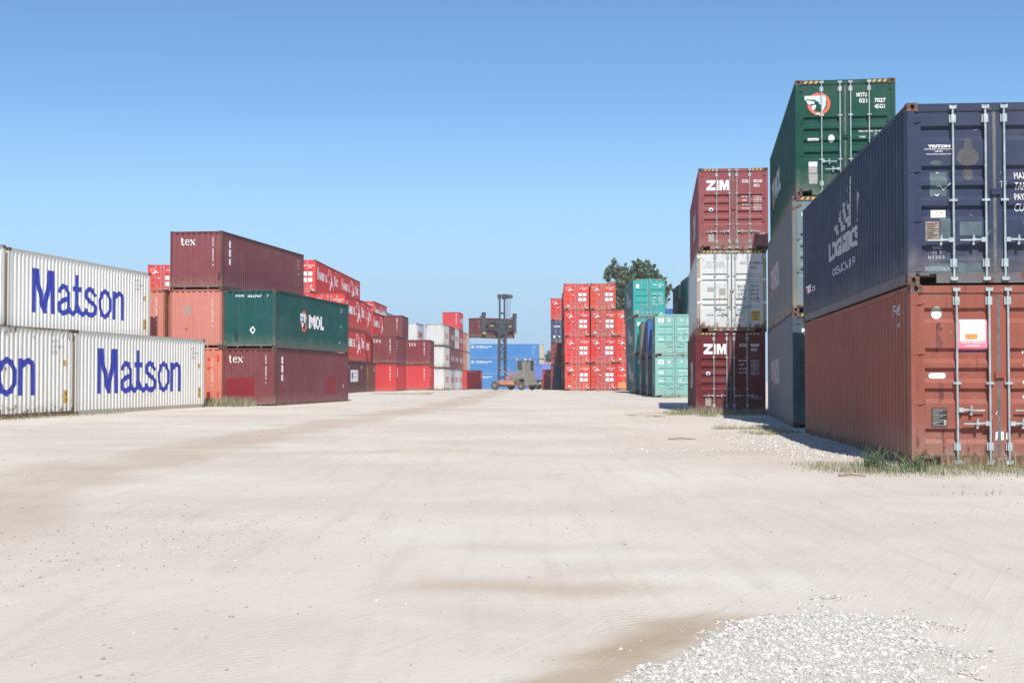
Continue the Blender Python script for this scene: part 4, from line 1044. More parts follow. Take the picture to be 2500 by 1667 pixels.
mat_c(-16.47, 34.30, -.02, 7.83, .72, 'rust streaked white container at ground level, cut by the left picture edge')
mat_c(-17.51, 47.66, 0, 8.31, .10, 'white container with the whole blue word, on the upper level at far left', 'white container hidden under the upper one with the whole blue word')
mat_c(-19.30, 35.40, .04, 8.31, .5, 'white container on the upper level, only its rusty corner post showing at left edge', 'white container hidden under the upper one at the left picture edge')

# ------------------------------------------------------------------ left side: salmon, maroon and green stacks
lv = [dict(color=C_SALMON, wear=.3, front='end', label='salmon container hidden below the one showing beside the white upper container'),
      dict(color=C_SALMON, wear=.35, front='end', label='salmon container beside the upper white container, left of the plain salmon one', framecol=(.30, .12, .07))]
s1 = stack(-15.50, 61.3, 0, 8.45, 0, 'R', L40, lv)
code_end(s1[1], 'CAXU 737768 9', W - .48, 2.25, w=.085, h=.08)
lv = [dict(color=C_ORSAL, wear=.3, front='end', label='orange salmon container with bright red touch up squares, at ground level below the salmon one'),
      dict(color=C_SALMON, wear=.3, front='end', label='salmon container with a square placard mark, directly under the top maroon container', framecol=(.40, .14, .11)),
      dict(color=C_TEX, wear=.3, front='end', label='maroon container topping the three high left stack, white word on its end', framecol=(.13, .045, .045))]
s2 = stack(-12.88, 60.9, 0, 8.45, 0, 'R', L40, lv)
c = s2[0]; code_end(c, 'CAXU 722608 6', W - .50, 2.12)
lay(c, 'end', rect(W - .25, W - .12, 1.95, 2.25) + rect(W - .68, W - .56, 1.98, 2.12) + rect(W - .68, W - .56, 1.60, 1.74) + rect(W - .24, W - .12, .30, .62), M['brightred'], c.end, 'touch_up')
lay(c, 'end', rect(W - .70, W - .55, .2, .62), M['redpatch'], c.end, 'touch_up')
c = s2[1]; code_end(c, 'CAXU 737768 8', W - .50, 2.17)
lay(c, 'end', rect(.62, .98, 1.42, 1.86), M['plate'], c.end, 'placard'); lay(c, 'end', poly([(.80, 1.48), (.92, 1.64), (.80, 1.80), (.68, 1.64)]), M['salmonprint'], c.end, 'placard', .003)
lay(c, 'end', stroke([(.70, .82), (.82, .86), (.78, .76), (.71, .78)], .02), M['black'], c.end, 'scrape')
c = s2[2]
lay(c, 'end', tex_logo(.46, 1.97, .33, .72), M['white'], c.end); code_end(c, 'TEXU 245260 3', W - .50, 2.30)
lay(c, 'end', disc(W - .16, .58, .06, .2, 10), M['black'], c.end, 'scrape')
lay(c, 'right', TV('tex', .87, 2.25, .3, .34, .40, .05), M['white'], c.right)
lay(c, 'right', T('TEXU', 11.05, 2.12, .5, .11) + T('2452', 11.05, 1.92, .5, .11) + T('603', 11.2, 1.72, .35, .11) + T('42G1', 11.2, 1.45, .4, .10), M['greywhite'], c.right)
lv = [dict(color=(.19, .055, .062), wear=.4, front='end', label='maroon container with dark red repaint patches, at ground level under the green one', framecol=(.13, .045, .045)),
      dict(color=C_MOL, wear=.35, front='end', label='dark green container with round emblem and three white letters along its side', framecol=(.035, .07, .06))]
s3 = stack(-10.47, 60.75, -.03, 8.45, -.15, 'R', L40, lv)
c = s3[0]
lay(c, 'end', tex_logo(.24, 1.95, .33, .70), M['white'], c.end); code_end(c, 'TEXU 494970 1', W - .50, 2.27)
lay(c, 'end', rect(.12, 1.48, .48, 1.26), M['redpatch'], c.end, 'touch_up')
lay(c, 'right', TV('tex', .87, 2.25, .3, .34, .40, .05), M['white'], c.right)
lay(c, 'right', rect(8.11, 9.75, .46, 1.33), M['redpatch'], c.right, 'touch_up')
lay(c, 'right', rect(11.2, 11.3, .8, .95), M['white'], c.right, 'sticker')
c = s3[1]
lay(c, 'end', T('MOFU', .56, 2.27, .40, .10, .02) + T('032707', 1.12, 2.25, .66, .10, .02) + T('7', 2.02, 2.25, .07, .10, .02), M['white'], c.end)
lay(c, 'end', poly([(1.36, .62), (1.50, .80), (1.36, .98), (1.22, .80)]), M['white'], c.end, 'emblem'); lay(c, 'end', disc(1.36, .80, .055, .075), M['green_emblem'], c.end, 'emblem', .003)
lay(c, 'end', disc(.62, .55, .10, .30, 12) + disc(1.08, 2.0, .08, .12, 10), M['green_emblem'], c.end, 'rubbed_patch')
red, pale, white = alligator(4.3, 1.35, .52, .50)
ring = [(v, f, l) for v, f, l in red]
lay(c, 'right', ring, M['orangered'], c.right, 'emblem'); lay(c, 'right', pale, M['skyblue'], c.right, 'emblem', .002); lay(c, 'right', white, M['white'], c.right, 'emblem', .003)
q = []
for a, w_, ch in ((5.13, 1.0, 'M'), (6.18, .75, 'O'), (7.02, .65, 'L')): q += T(ch, a, 1.05, w_, .66, .06)
q += rect(5.08, 5.42, 1.05, 1.10) + rect(5.88, 6.16, 1.05, 1.10) + rect(5.05, 5.35, 1.66, 1.71) + rect(5.92, 6.18, 1.66, 1.71) + rect(6.95, 7.3, 1.66, 1.71)
lay(c, 'right', q, M['white'], c.right)
lay(c, 'right', T('MOFU', 10.6, 2.2, .45, .1) + T('0327', 10.6, 2.05, .45, .1) + T('G1', 10.7, 1.3, .3, .12) + T('4', 10.4, .42, .2, .16), M['greywhite'], c.right)

# ------------------------------------------------------------------ left side: red emblem block behind
def red_row(x, y, z, yaw, cols, n, tag_):
    out = []
    lv = []
    for k, (cl, lab) in enumerate(cols):
        hs = cl == 'HS'
        lv.append(dict(color=C_HS if hs else cl, wear=.25, pat=THIN3, detail=1, label=lab, **({'group': 'red containers with a white bird emblem'} if hs else {})))
    st = stack(x, y, z, yaw, 0, 'R', L40, lv)
    for k, c in enumerate(st):
        if cols[k][0] == 'HS': hs_door(c, k); hs_side(c, 'right')
    return st
hn = ('lowest', 'second', 'third', 'top')
red_row(-15.25, 106.4, 0, 1.65, [('HS', 'red emblem container, %s of the nearer four high stack behind the top maroon container' % hn[k]) for k in range(4)], 4, 'a')
red_row(-14.88, 118.9, 0, 1.65, [('HS', 'red emblem container, %s of the farther stack in the left red row' % hn[k]) for k in range(4)], 4, 'b')
st = red_row(-12.90, 106.0, -.06, 1.60, [((.13, .05, .05), 'dark brown container with a white placard on its side, at ground level')] + [('HS', 'red emblem container, %s level of the red stack behind the green container' % k) for k in ('middle', 'top')], 3, 'c')
c = st[0]; lay(c, 'right', T('cai', .5, 2.0, 1.6, .28, .03) + T('22G1', 8.9, 2.0, .9, .3, .02), M['white'], c.right)
lay(c, 'right', rect(3.2, 7.4, .95, 1.9), M['white'], c.right, 'placard'); lay(c, 'right', disc(4.1, 1.45, .45, .3, lift=1), M['blue_emblem'], c.right, 'placard', .003)
lay(c, 'right', rect(5.2, 7.0, 1.62, 1.7) + rect(5.2, 6.6, 1.3, 1.38), M['greyletter'], c.right, 'lettering', .003)
st = stack(-12.56, 118.4, -.06, 1.6, 0, 'R', L20, [dict(color=(.19, .065, .05), wear=.35, pat=THIN3, detail=1, label='brown container with a yellow vertical number, at ground level beside the bright red container'),
    dict(color=C_HS, wear=.25, pat=THIN3, detail=1, dx=-.4, group='red containers with a white bird emblem', label='red emblem container, middle level, squeezed behind the left small maroon container')])
lay(st[1], 'right', T('H', .9, 1.1, .42, .95, .03) + T('AMBURG', 1.45, 1.1, 3.4, .66, .03), M['white'], st[1].right); hs_door(st[1], 1)
st3 = stack(-12.56, 118.4, -.06 + 2 * (S + .004), 1.6, 0, 'R', L20, [dict(color=C_HS, wear=.25, pat=THIN3, detail=1, dx=-.35, group='red containers with a white bird emblem', label='red emblem container, top level, shorter one just left of the plain brown container')])
hs_door(st3[0], 2); hs_side(st3[0], 'right')
st4 = red_row(-13.6, 133.8, -.10, 1.60, [('HS', 'red emblem container, %s of the stack hidden behind the left small maroon container' % k) for k in ('lowest', 'middle', 'top')], 3, 'g')
c = st[0]; lay(c, 'right', TV('TRLU28451 2', .7, 2.35, .45, .13, .175), M['yellow'], c.right); lay(c, 'right', T('22', 5.0, 2.1, .4, .25) + T('G1', 5.1, 1.8, .4, .25), M['white'], c.right)
# far left single red stack, seen between the white and maroon containers
st = red_row(-27.1, 111, 0, 1.6, [('HS', 'red emblem container, %s of the far left stack beyond the white containers' % hn[k]) for k in range(4)], 4, 'e')
st = red_row(-16.1, 160, -.25, 1.7, [('HS', 'red container, %s of the distant stack whose top peeks over the left red row' % hn[k]) for k in range(4)], 4, 'f')
lv = [dict(H=HC, color=(.30, .36, .40), wear=.3, pat=THIN4, detail=1, label='pale grey blue container, %s of the distant stack just behind the brown twenty foot one' % k) for k in ('lowest', 'middle', 'top')]
stack(-14.0, 153, -.2, 1.7, 0, 'R', L40, lv)

# ------------------------------------------------------------------ brown / red 20 ft stacks
lv = [dict(color=C_RED, wear=.2, front='end', label='bright red container at ground level, under the left one of two lettered maroon containers'),
      dict(color=(.20, .048, .055), wear=.3, front='end', label='maroon container with a white word, left one of the small maroon pair')]
t1 = stack(-10.74, 127.0, -.09, 3.9, 0, 'R', L20, lv)
lv = [dict(color=C_RED, wear=.3, front='end', label='red container hidden behind the left bright red one'),
      dict(color=C_MAR, wear=.3, front='end', label='maroon container hidden behind the left lettered maroon one'),
      dict(color=(.21, .062, .065), wear=.35, front='end', label='plain brown container standing highest above the small maroon pair')]
t1b = stack(-11.45, 143.0, -.08, 1.8, 0, 'R', L20, lv)
lv = [dict(color=C_RED, wear=.3, front='end', label='bright red container at ground level, under the right one of two lettered maroon containers'),
      dict(color=(.21, .045, .053), wear=.35, front='end', label='maroon container with a white word, right one of the small maroon pair')]
t2 = stack(-8.48, 141.2, -.08, 1.2, 0, 'R', L20, lv)
for st in (t1, t2):
    c = st[1]; lay(c, 'end', tex_logo(.28, 1.95, .36, .78), M['white'], c.end); code_end(c, 'TEXU 40718 2', W - .62, 2.30, w=.12, h=.09)
    lay(c, 'right', TV('tex', .6, 2.1, .3, .18, .3), M['white'], c.right)
    c = st[0]; code_end(c, 'CAXU 27131 0', W - .62, 2.32, w=.12, h=.09); lay(c, 'right', TV('CAI', .8, 2.2, .55, .25, .28, .05), M['white'], c.right)
code_end(t1b[2], 'GESU 41127 5', W - .62, 2.28, w=.12, h=.09); lay(t1b[2], 'right', TV('22G1', .8, 2.3, .3, .12, .25), M['white'], t1b[2].right)

# ------------------------------------------------------------------ white block and its continuation
WH = (.60, .62, .62)
lv = [dict(H=HC, color=WH, wear=.7, front='end', label='white container, %s of the stack half hidden behind the small maroon pair' % k) for k in ('lowest', 'middle', 'top')]
st = stack(-12.35, 178.3, -.4, 4.4, 0, 'R', L20, lv)
for c in st: lay(c, 'right', T('CRONOS', 1.0, 1.0, 4.2, .8, .03), M['redletter'], c.right)
segs = [(-8.82, 180.0, [WH, WH, WH], 'front white'), (-8.36, 186.2, [(.55, .56, .57), C_BROWN, (.17, .075, .075)], 'second'), (-8.04, 192.4, [(.62, .63, .64), C_BROWN, (.55, .56, .58)], 'third'),
        (-7.65, 198.6, [(.5, .5, .5), (.25, .07, .06), (.33, .06, .07), C_RED], 'fourth'), (-7.34, 204.8, [(.45, .13, .07), (.60, .20, .09), (.60, .20, .09)], 'fifth'), (-6.99, 211.0, [(.4, .4, .4), (.45, .48, .5), (.45, .48, .5)], 'sixth')]
what = {0: 'white', 1: 'mixed', 2: 'mixed', 3: 'mixed', 4: 'orange', 5: 'pale grey'}
for i, (x, y, cols, nm) in enumerate(segs):
    lv = []
    for k, cl in enumerate(cols):
        hue = 'white' if cl == WH else ('orange' if cl[0] > .44 and cl[1] < .25 and cl[2] > .065 and cl != C_RED else ('bright red' if cl == C_RED else ('pale grey' if cl[1] > .3 else ('dark red' if cl[0] > .3 else 'brown'))))
        lv.append(dict(H=HC if k < 3 else S, color=cl, wear=.75 if i == 0 else .3, front='end', label='%s container, %s level, %s stack back along the row from the white corner' % (hue, ('ground', 'second', 'third', 'fourth')[k], ('first', 'second', 'third', 'fourth', 'fifth', 'sixth')[i]),
                  framecol=(.8, .8, .8) if (i == 2 and k != 1) else ((.5, .42, .3) if i == 0 else None), dx=(0, 0, -.08, 0)[k] if i == 0 else (0)))
    st = stack(x, y, -.48 - .0075 * (y - 180), 3.4, 0, 'R', L20, lv)
    for k, c in enumerate(st):
        pal = cols[k][1] > .3
        if i == 5 and k > 0: continue
        lay(c, 'right', T('CRONOS' if pal else ('HAMBURG' if i < 4 else 'HL'), 1.2, 1.05, 3.9, .75, .03), M['redletter'] if pal else M['greywhite'], c.right)
    if i == 3: code_end(st[3], 'SUDU 5180 42', W - .5, 2.4, w=.13, h=.13, pitch=.12); hs_ = st[3]; lay(hs_, 'right', T('SUD', 3.6, 1.0, 2, .8), M['white'], hs_.right)
    if i == 0: lay(st[2], 'end', rect(.18, .38, 1.9, 2.45), M['black'], st[2].end, 'placard'); lay(st[2], 'end', rect(.20, .36, 1.93, 2.42), M['white'], st[2].end, 'placard', .002); lay(st[2], 'end', T('T', .23, 2.02, .10, .3), M['redletter'], st[2].end, 'lettering', .004)
lv = [dict(color=(.50, .05, .055), wear=.25, front='end', label='small red container alone on the ground under the lifted load, in its shadow')]
st = stack(-4.34, 186.0, -.40, 1.8, 0, 'R', L20, lv); lay(st[0], 'end', T('HAMBURG SUD', .65, 2.33, 1.3, .10, .03), M['white'], st[0].end); lay(st[0], 'right', T('22', 2, 1.2, 1.2, .8), M['white'], st[0].right)

# ------------------------------------------------------------------ the blue wall at the end of the yard and what stands beside it
zc = -.84
for k in range(3):
    c = make_container((-1.37, 237.2, zc + k * (S + .004)), R(90), 0, L40, S, (.05, .20, .47), .2, 'long blue container lying broadside, %s of three at the end of the yard' % ('lowest', 'middle', 'top')[k], front='end', group='blue containers lying broadside')
    P = T('ModSpace.com', 1.25, 2.0, 2.75, .28, .04) + T('MODULAR BUILDINGS AND STORAGE', 1.25, 1.82, 2.1, .10, .02) + T('Cooper', .3, 1.82, .75, .13, .03)
    P += [(v, f, l) for v, f, l in stroke([(.68 + .26 * cos(q_ * .5236), 2.15 + .13 * sin(q_ * .5236)) for q_ in range(12)], .05, 0, True)] + rect(.58, .78, 2.1, 2.2)
    lay(c, 'right', P, M['white'], c.right); lay(c, 'right', TV('MODU 26188 3', 11.0, 2.35, .11, .10, .14) + TV('22G1', 11.4, 2.3, .12, .10, .2), M['white'], c.right)
for k in range(3):
    make_container((4.45, 245, -.92 + k * (S + .09)), R(2), 0, L20, S if k < 3 else HC, C_CREAM, .35, 'cream container at the right end of the blue wall, %s of three' % ('lowest', 'middle', 'top')[k], front='end')
for i, (x, y, n) in enumerate(((6.0, 268, 2), (8.3, 276, 2))):
    for k in range(n):
        make_container((x, y, -1.0 + k * (S + .06)), R(4), 0, L20, S, (C_CREAM, (.45, .24, .19))[(k + i) % 2], .3, 'distant %s container, %s one of the %s pair right of the cream stack' % (('cream', 'pinkish')[(k + i) % 2], ('lower', 'upper')[k], ('nearer', 'farther')[i]), front='end')

# ------------------------------------------------------------------ container handler with its load
M['mast'] = plain('mast_dark_grey', (.085, .09, .10), .6, .1, .3, 3)
M['chassis'] = plain('faded_orange_paint', (.56, .27, .20), .6, 0, .2, 3)
M['dustygrey'] = plain('dusty_grey_panel', (.27, .26, .23), .7, 0, .2, 2)
M['tyre'] = plain('dusty_tyre', (.10, .095, .085), .9, 0, .3, 8)
M['rim'] = plain('dusty_rim', (.32, .28, .24), .7, 0, .2, 8)
M['pinkrail'] = plain('faded_red_rail', (.55, .18, .15), .6)
M['lampglass'] = plain('lamp_lens', (.75, .75, .72), .3)
gm, gnt, gb = new_mat('cab_glass'); gb.inputs['Base Color'].default_value = (.05, .07, .10, 1); gb.inputs['Roughness'].default_value = .08; gb.inputs['Specular IOR Level'].default_value = .7
M['glass'] = gm
def part(name, b, mat, parent, loc=None, smooth=False):
    o = link(name, b.mesh(name, [M[mat]] if isinstance(mat, str) else [M[m] for m in mat], smooth), parent)
    if loc: o.location = loc
    return o
def wheel_parts(root, x, y, r, w, dual=False):
    b = MB(); N = 28; prof = [(.0, r * .56), (.02, r * .6), (.02, r * .93), (.10, r), (w - .10, r), (w - .02, r * .93), (w - .02, r * .6), (w, r * .56)]
    for k in range(N):
        q0, q1 = 2 * pi * k / N, 2 * pi * (k + 1) / N
        for (a, ra), (c_, rc) in zip(prof, prof[1:]):
            tr = .975 if (k % 2 and ra > .9 * r and rc > .9 * r) else 1
            b.quad([(a - w / 2, ra * tr * cos(q0), ra * tr * sin(q0)), (c_ - w / 2, rc * tr * cos(q0), rc * tr * sin(q0)), (c_ - w / 2, rc * tr * cos(q1), rc * tr * sin(q1)), (a - w / 2, ra * tr * cos(q1), ra * tr * sin(q1))])
    wroot = link('wheel', b.mesh('wheel', [M['tyre']]), root); wroot.location = (x, y, r)
    b = MB(); b.tube((-w / 2 + .06, 0, 0), (w / 2 - .06, 0, 0), r * .57, 24); b.tube((-w / 2 - .04, 0, 0), (w / 2 + .04, 0, 0), r * .22, 14)
    for k in range(8):
        q = 2 * pi * k / 8; b.tube((-w / 2 + .03, r * .36 * cos(q), r * .36 * sin(q)), (w / 2 - .03, r * .36 * cos(q), r * .36 * sin(q)), .025, 6)
    part('rim', b, 'rim', wroot)
HX, HY = .35, 178.0; HZ = ground_z(HX, HY)
hd = bpy.data.objects.new('container_handler', None); col.objects.link(hd); hd.location = (HX, HY, HZ); hd.rotation_euler = (0, 0, R(45))
tag(hd, 'tall mast container handler with a dusty orange chassis, lifting a brown container', 'container handler')
b = MB(); b.box(-.62, .62, -2.4, 2.55, .55, 1.15); b.box(-1.05, 1.05, 1.6, 2.5, .62, 1.25); b.box(-1.28, -.62, -.9, 1.35, .72, 1.25); b.box(.62, 1.28, -.9, 1.35, .72, 1.25)
b.box(-.5, .5, .1, 1.2, 1.15, 1.75); b.tube((-1.35, 2.15, .62), (1.35, 2.15, .62), .17, 12); b.tube((-1.1, -2.2, .52), (1.1, -2.2, .52), .12, 10)
b.bar((-1.2, 1.35, 1.0), (-1.2, 2.5, .9), .12, .35); b.bar((1.2, 1.35, 1.0), (1.2, 2.5, .9), .12, .35)
part('chassis', b, 'chassis', hd)
for x, y, r, w in ((-1.45, 2.15, .60, .42), (1.45, 2.15, .60, .42), (-1.0, -2.2, .52, .36), (1.0, -2.2, .52, .36)): wheel_parts(hd, x, y, r, w)
b = MB(); b.box(-.85, .85, -3.15, -2.55, .55, 1.75); b.box(-.7, .7, -3.3, -3.15, .7, 1.6); part('counterweight', b, 'dustygrey', hd)
b = MB(); b.box(-1.15, 1.15, -2.6, .15, 1.42, 1.56); b.box(-1.1, -.55, -1.3, .05, 1.15, 1.42); b.box(.55, 1.1, -1.3, .05, 1.15, 1.42); b.box(-.5, .5, -1.2, .1, 1.56, 1.95); part('deck', b, 'dustygrey', hd)
b = MB()
cx0, cx1, cy0, cy1, cz0, cz1 = -.82, .82, -2.75, -1.15, 1.62, 3.75
for x in (cx0, cx1 - .12):
    for y in (cy0, cy1 - .12): b.box(x, x + .12, y, y + .12, cz0, cz1)
b.box(cx0 - .04, cx1 + .04, cy0 - .06, cy1 + .12, cz1, cz1 + .10); b.box(cx0, cx1, cy0, cy1, cz0 - .04, cz0)
b.box(cx0 + .02, cx0 + .08, cy0 + .12, cy1 - .12, cz0, cz0 + .95); b.box(cx1 - .08, cx1 - .02, cy0 + .12, cy1 - .12, cz0, cz0 + .95)
b.box(cx0 + .12, cx1 - .12, cy0 + .02, cy0 + .08, cz0, cz0 + .9); b.box(cx0 + .12, cx1 - .12, cy1 - .08, cy1 - .02, cz0, cz0 + .7)
b.box(cx0 + .02, cx0 + .08, cy0 + .12, cy0 + .62, cz0 + .95, cz1); b.box(cx0 + .12, cx0 + .95, cy0 + .02, cy0 + .08, cz0 + .9, cz1)
cab = part('cab', b, 'dustygrey', hd)
for (x0, x1, y0, y1, z0, z1) in ((cx0 + .03, cx0 + .06, cy0 + .62, cy1 - .12, cz0 + .95, cz1), (cx1 - .06, cx1 - .03, cy0 + .12, cy1 - .12, cz0 + .95, cz1), (cx0 + .95, cx1 - .12, cy0 + .03, cy0 + .06, cz0 + .9, cz1), (cx0 + .12, cx1 - .12, cy1 - .06, cy1 - .03, cz0 + .7, cz1)):
    b = MB(); b.box(x0, x1, y0, y1, z0, z1); part('window', b, 'glass', cab)
for x, y in ((cx0 + .1, cy1), (cx1 - .1, cy1), (0, cy0), (cx0 + .1, cy0)):
    b = MB(); b.box(x - .09, x + .09, y - .05, y + .05, cz1 + .12, cz1 + .28); part('work_lamp', b, 'lampglass', cab)
b = MB(); b.box(-.35, .35, -2.5, -2.05, 2.0, 2.1); b.box(-.3, .3, -2.6, -2.5, 2.05, 2.75); part('driver_seat', b, 'mast', cab)
b = MB()
for x in (-1.08, 1.08):
    for y in (-.95, -.35, .1): b.tube((x, y, 1.56), (x, y, 2.45), .028, 6)
    b.tube((x, -1.0, 2.45), (x, .1, 2.45), .03, 6); b.tube((x, -1.0, 2.0), (x, .1, 2.0), .025, 6)
part('railing', b, 'pinkrail', hd)
b = MB(); b.box(-1.15, -.9, -1.9, -1.5, .5, .56); b.box(-1.15, -.9, -1.9, -1.5, .85, .91); b.box(-1.15, -.9, -1.9, -1.5, 1.2, 1.26); b.box(-1.17, -1.13, -1.9, -1.86, .5, 1.45); b.box(-1.17, -1.13, -1.54, -1.5, .5, 1.45); part('ladder', b, 'dustygrey', hd)
# mast: outer uprights to 7.4 m, inner to 12.5 m
b = MB()
for sx in (-1, 1):
    x0, x1 = sorted((sx * .52, sx * .68)); b.box(x0, x1, 2.20, 2.46, .75, 8.2)
for z, h in ((1.5, .25), (3.9, .22), (4.75, .16), (5.85, .2), (7.25, .32)): b.box(-.66, .66, 2.10, 2.18, z, z + h)
b.bar((-.5, 2.14, 4.95), (.5, 2.14, 5.85), .10); b.bar((.5, 2.14, 4.95), (-.5, 2.14, 5.85), .10); b.bar((-.5, 2.14, 4.05), (.5, 2.14, 4.75), .1); b.bar((-.5, 2.14, 7.25), (0, 2.14, 6.3), .12); b.bar((.5, 2.14, 7.25), (0, 2.14, 6.3), .12)
b.bar((-.5, 2.14, 8.1), (.4, 2.14, 7.5), .12); b.bar((.5, 2.12, 8.3), (-.3, 2.12, 7.5), .1)
part('mast_outer', b, 'mast', hd)
b = MB()
for sx in (-1, 1):
    x0, x1 = sorted((sx * .36, sx * .52)); b.box(x0, x1, 2.23, 2.43, 2.5, 12.35)
b.box(-.52, .52, 2.2, 2.46, 12.2, 12.45); b.box(-.52, .52, 2.25, 2.41, 9.9, 10.15); b.box(-.6, -.34, 2.1, 2.6, 11.9, 12.5); b.box(.30, .62, 2.05, 2.65, 11.9, 12.55)
b.tube((.5, 1.9, 12.2), (1.35, 1.9, 12.25), .22, 14); b.box(.45, 1.3, 1.8, 2.0, 12.25, 12.5)
part('mast_inner', b, 'mast', hd)
b = MB()
for x in (.58, .72, .95, 1.2): b.tube((x, 1.95, 12.1), (x * .8, 2.05, 8.6 if x < .9 else 6.6), .022, 6)
b.tube((-.7, 2.1, 12.2), (-.7, 2.1, 8.3), .035, 6); b.tube((-.60, 2.08, 12.2), (-.60, 2.08, 3), .03, 6)
for x in (.95, 1.12): b.tube((x, 2.6, 7.9), (x, 2.5, 2.9), .02, 6)
for z in (6.5, 6.1, 5.7): b.tube((.95, 2.58, z), (1.12, 2.58, z), .02, 6)
part('hose', b, 'mast', hd)
for sx in (-1, 1):
    b = MB(); b.tube((sx * .62, 2.1, 2.95), (sx * .55, 1.0, 2.2), .05, 10); b.tube((sx * .55, 1.0, 2.2), (sx * .5, -.3, 1.6), .085, 10); part('tilt_cylinder', b, 'dustygrey', hd)
# carriage and spreader
b = MB(); b.box(-.75, .75, 2.60, 2.78, 7.5, 9.2); b.box(-1.9, 1.9, 2.66, 2.84, 8.75, 9.05); b.box(-1.5, 1.5, 2.66, 2.84, 7.75, 8.0)
for x in (-.9, -.3, .3, .9): b.bar((x, 2.7, 7.8), (x * 1.5, 2.7, 9.0), .14)
b.bar((-.7, 2.5, 8.6), (.2, 2.5, 7.6), .12); b.bar((.6, 2.5, 8.7), (0, 2.5, 7.7), .14)
part('carriage', b, 'mast', hd)
b = MB(); b.box(-3.05, 3.05, 2.80, 2.96, 8.45, 8.75); b.box(-2.4, 2.4, 2.74, 2.92, 7.75, 7.95)
for x in (-2.3, -1.6, 1.6, 2.3): b.bar((x, 2.84, 7.8), (x * .8, 2.84, 8.6), .1)
for k, x in enumerate((-2.1, -1.5, 1.5, 2.0)): b.tube((x, 2.76, 8.1 + .1 * (k % 2)), (x + .5, 2.76, 8.15), .16, 10)
b.bar((-2.6, 2.85, 8.7), (-2.0, 2.85, 9.1), .07); b.bar((2.6, 2.85, 8.7), (2.0, 2.85, 9.1), .07)
b.tube((-.3, 2.8, 9.0), (-1.9, 2.8, 8.2), .035, 6); b.tube((.3, 2.8, 9.1), (2.3, 2.8, 8.25), .03, 6)
part('spreader_beam', b, 'mast', hd)
for sx in (-1, 1):
    b = MB(); x0, x1 = sorted((sx * 2.62, sx * 3.06)); b.box(x0, x1, 2.72, 3.02, 7.2, 9.95); b.box(x0, x1, 3.02, 3.4, 9.44, 9.62); b.box(x0, x1, 2.65, 3.02, 9.62, 10.1); part('spreader_arm', b, 'mast', hd)
    b = MB(); b.box(x0 - .004, x1 + .004, 2.70, 2.72, 7.2, 7.5); part('marker_plate', b, 'yellow', hd)
for x in (-1.95, 1.35):
    b = MB(); b.box(x, x + .6, 2.56, 2.6, 8.25, 8.45); part('warning_plate', b, 'yellow', hd)
ldc = make_container((HX - 3.02, HY + 3.02, HZ + 6.80), R(45), 0, L20, S, (.155, .045, .045), .45, 'brown container held high in the air by the handler', front='end')
code_end(ldc, 'TRLU 32890 1', W - .55, 2.3, w=.1, h=.09)
lay(ldc, 'right', T('textainer', .6, .5, 1.9, .35, .03), M['greywhite'], ldc.right)

# ------------------------------------------------------------------ trailer with a violet blue container, far right of the blue wall
ty = R(53); tx, tyy = 4.77, 222.0
tz = ground_z(tx, tyy)
cc = corner_to_centre(tx, tyy, tz + 1.52, ty, 0, L20 * 1, 'R', 0)
make_container(cc, ty, 0, L20, S, (.16, .24, .60), .15, 'violet blue container riding on a trailer beside the cab of the handler', front='end', name='shipping_container')
tr = bpy.data.objects.new('container_trailer', None); col.objects.link(tr); tr.location = (cc[0], cc[1], tz); tr.rotation_euler = (0, 0, -ty)
tag(tr, 'dark container trailer on dusty wheels carrying the violet blue container', 'trailer')
b = MB()
for x in (-.45, .45): b.box(x - .08, x + .08, -2.95, 4.3, 1.1, 1.38)
for y in (-2.85, -1.2, .5, 2.8): b.box(-1.18, 1.18, y - .08, y + .08, 1.38, 1.51)
part('trailer_frame', b, 'mast', tr)
b = MB(); b.box(-1.1, 1.1, -3.0, -2.94, .75, .95); part('rear_bumper', b, 'dustygrey', tr)
for x in (-.85, .85):
    b = MB(); b.box(x - .14, x + .14, -3.05, -3.0, 1.0, 1.16); part('tail_lamp', b, 'lampglass', tr)
    b = MB(); b.box(x - .3, x + .3, -2.6, -2.56, .2, 1.05); part('mud_flap', b, 'tyre', tr)
for y in (-1.95, -.75):
    for x in (-.95, .95): wheel_parts(tr, x, y, .5, .5)
for x in (-.6, .6):
    b = MB(); b.box(x - .06, x + .06, 2.9, 3.02, .1, 1.1); b.box(x - .15, x + .15, 2.85, 3.07, .03, .08); part('landing_leg', b, 'mast', tr)

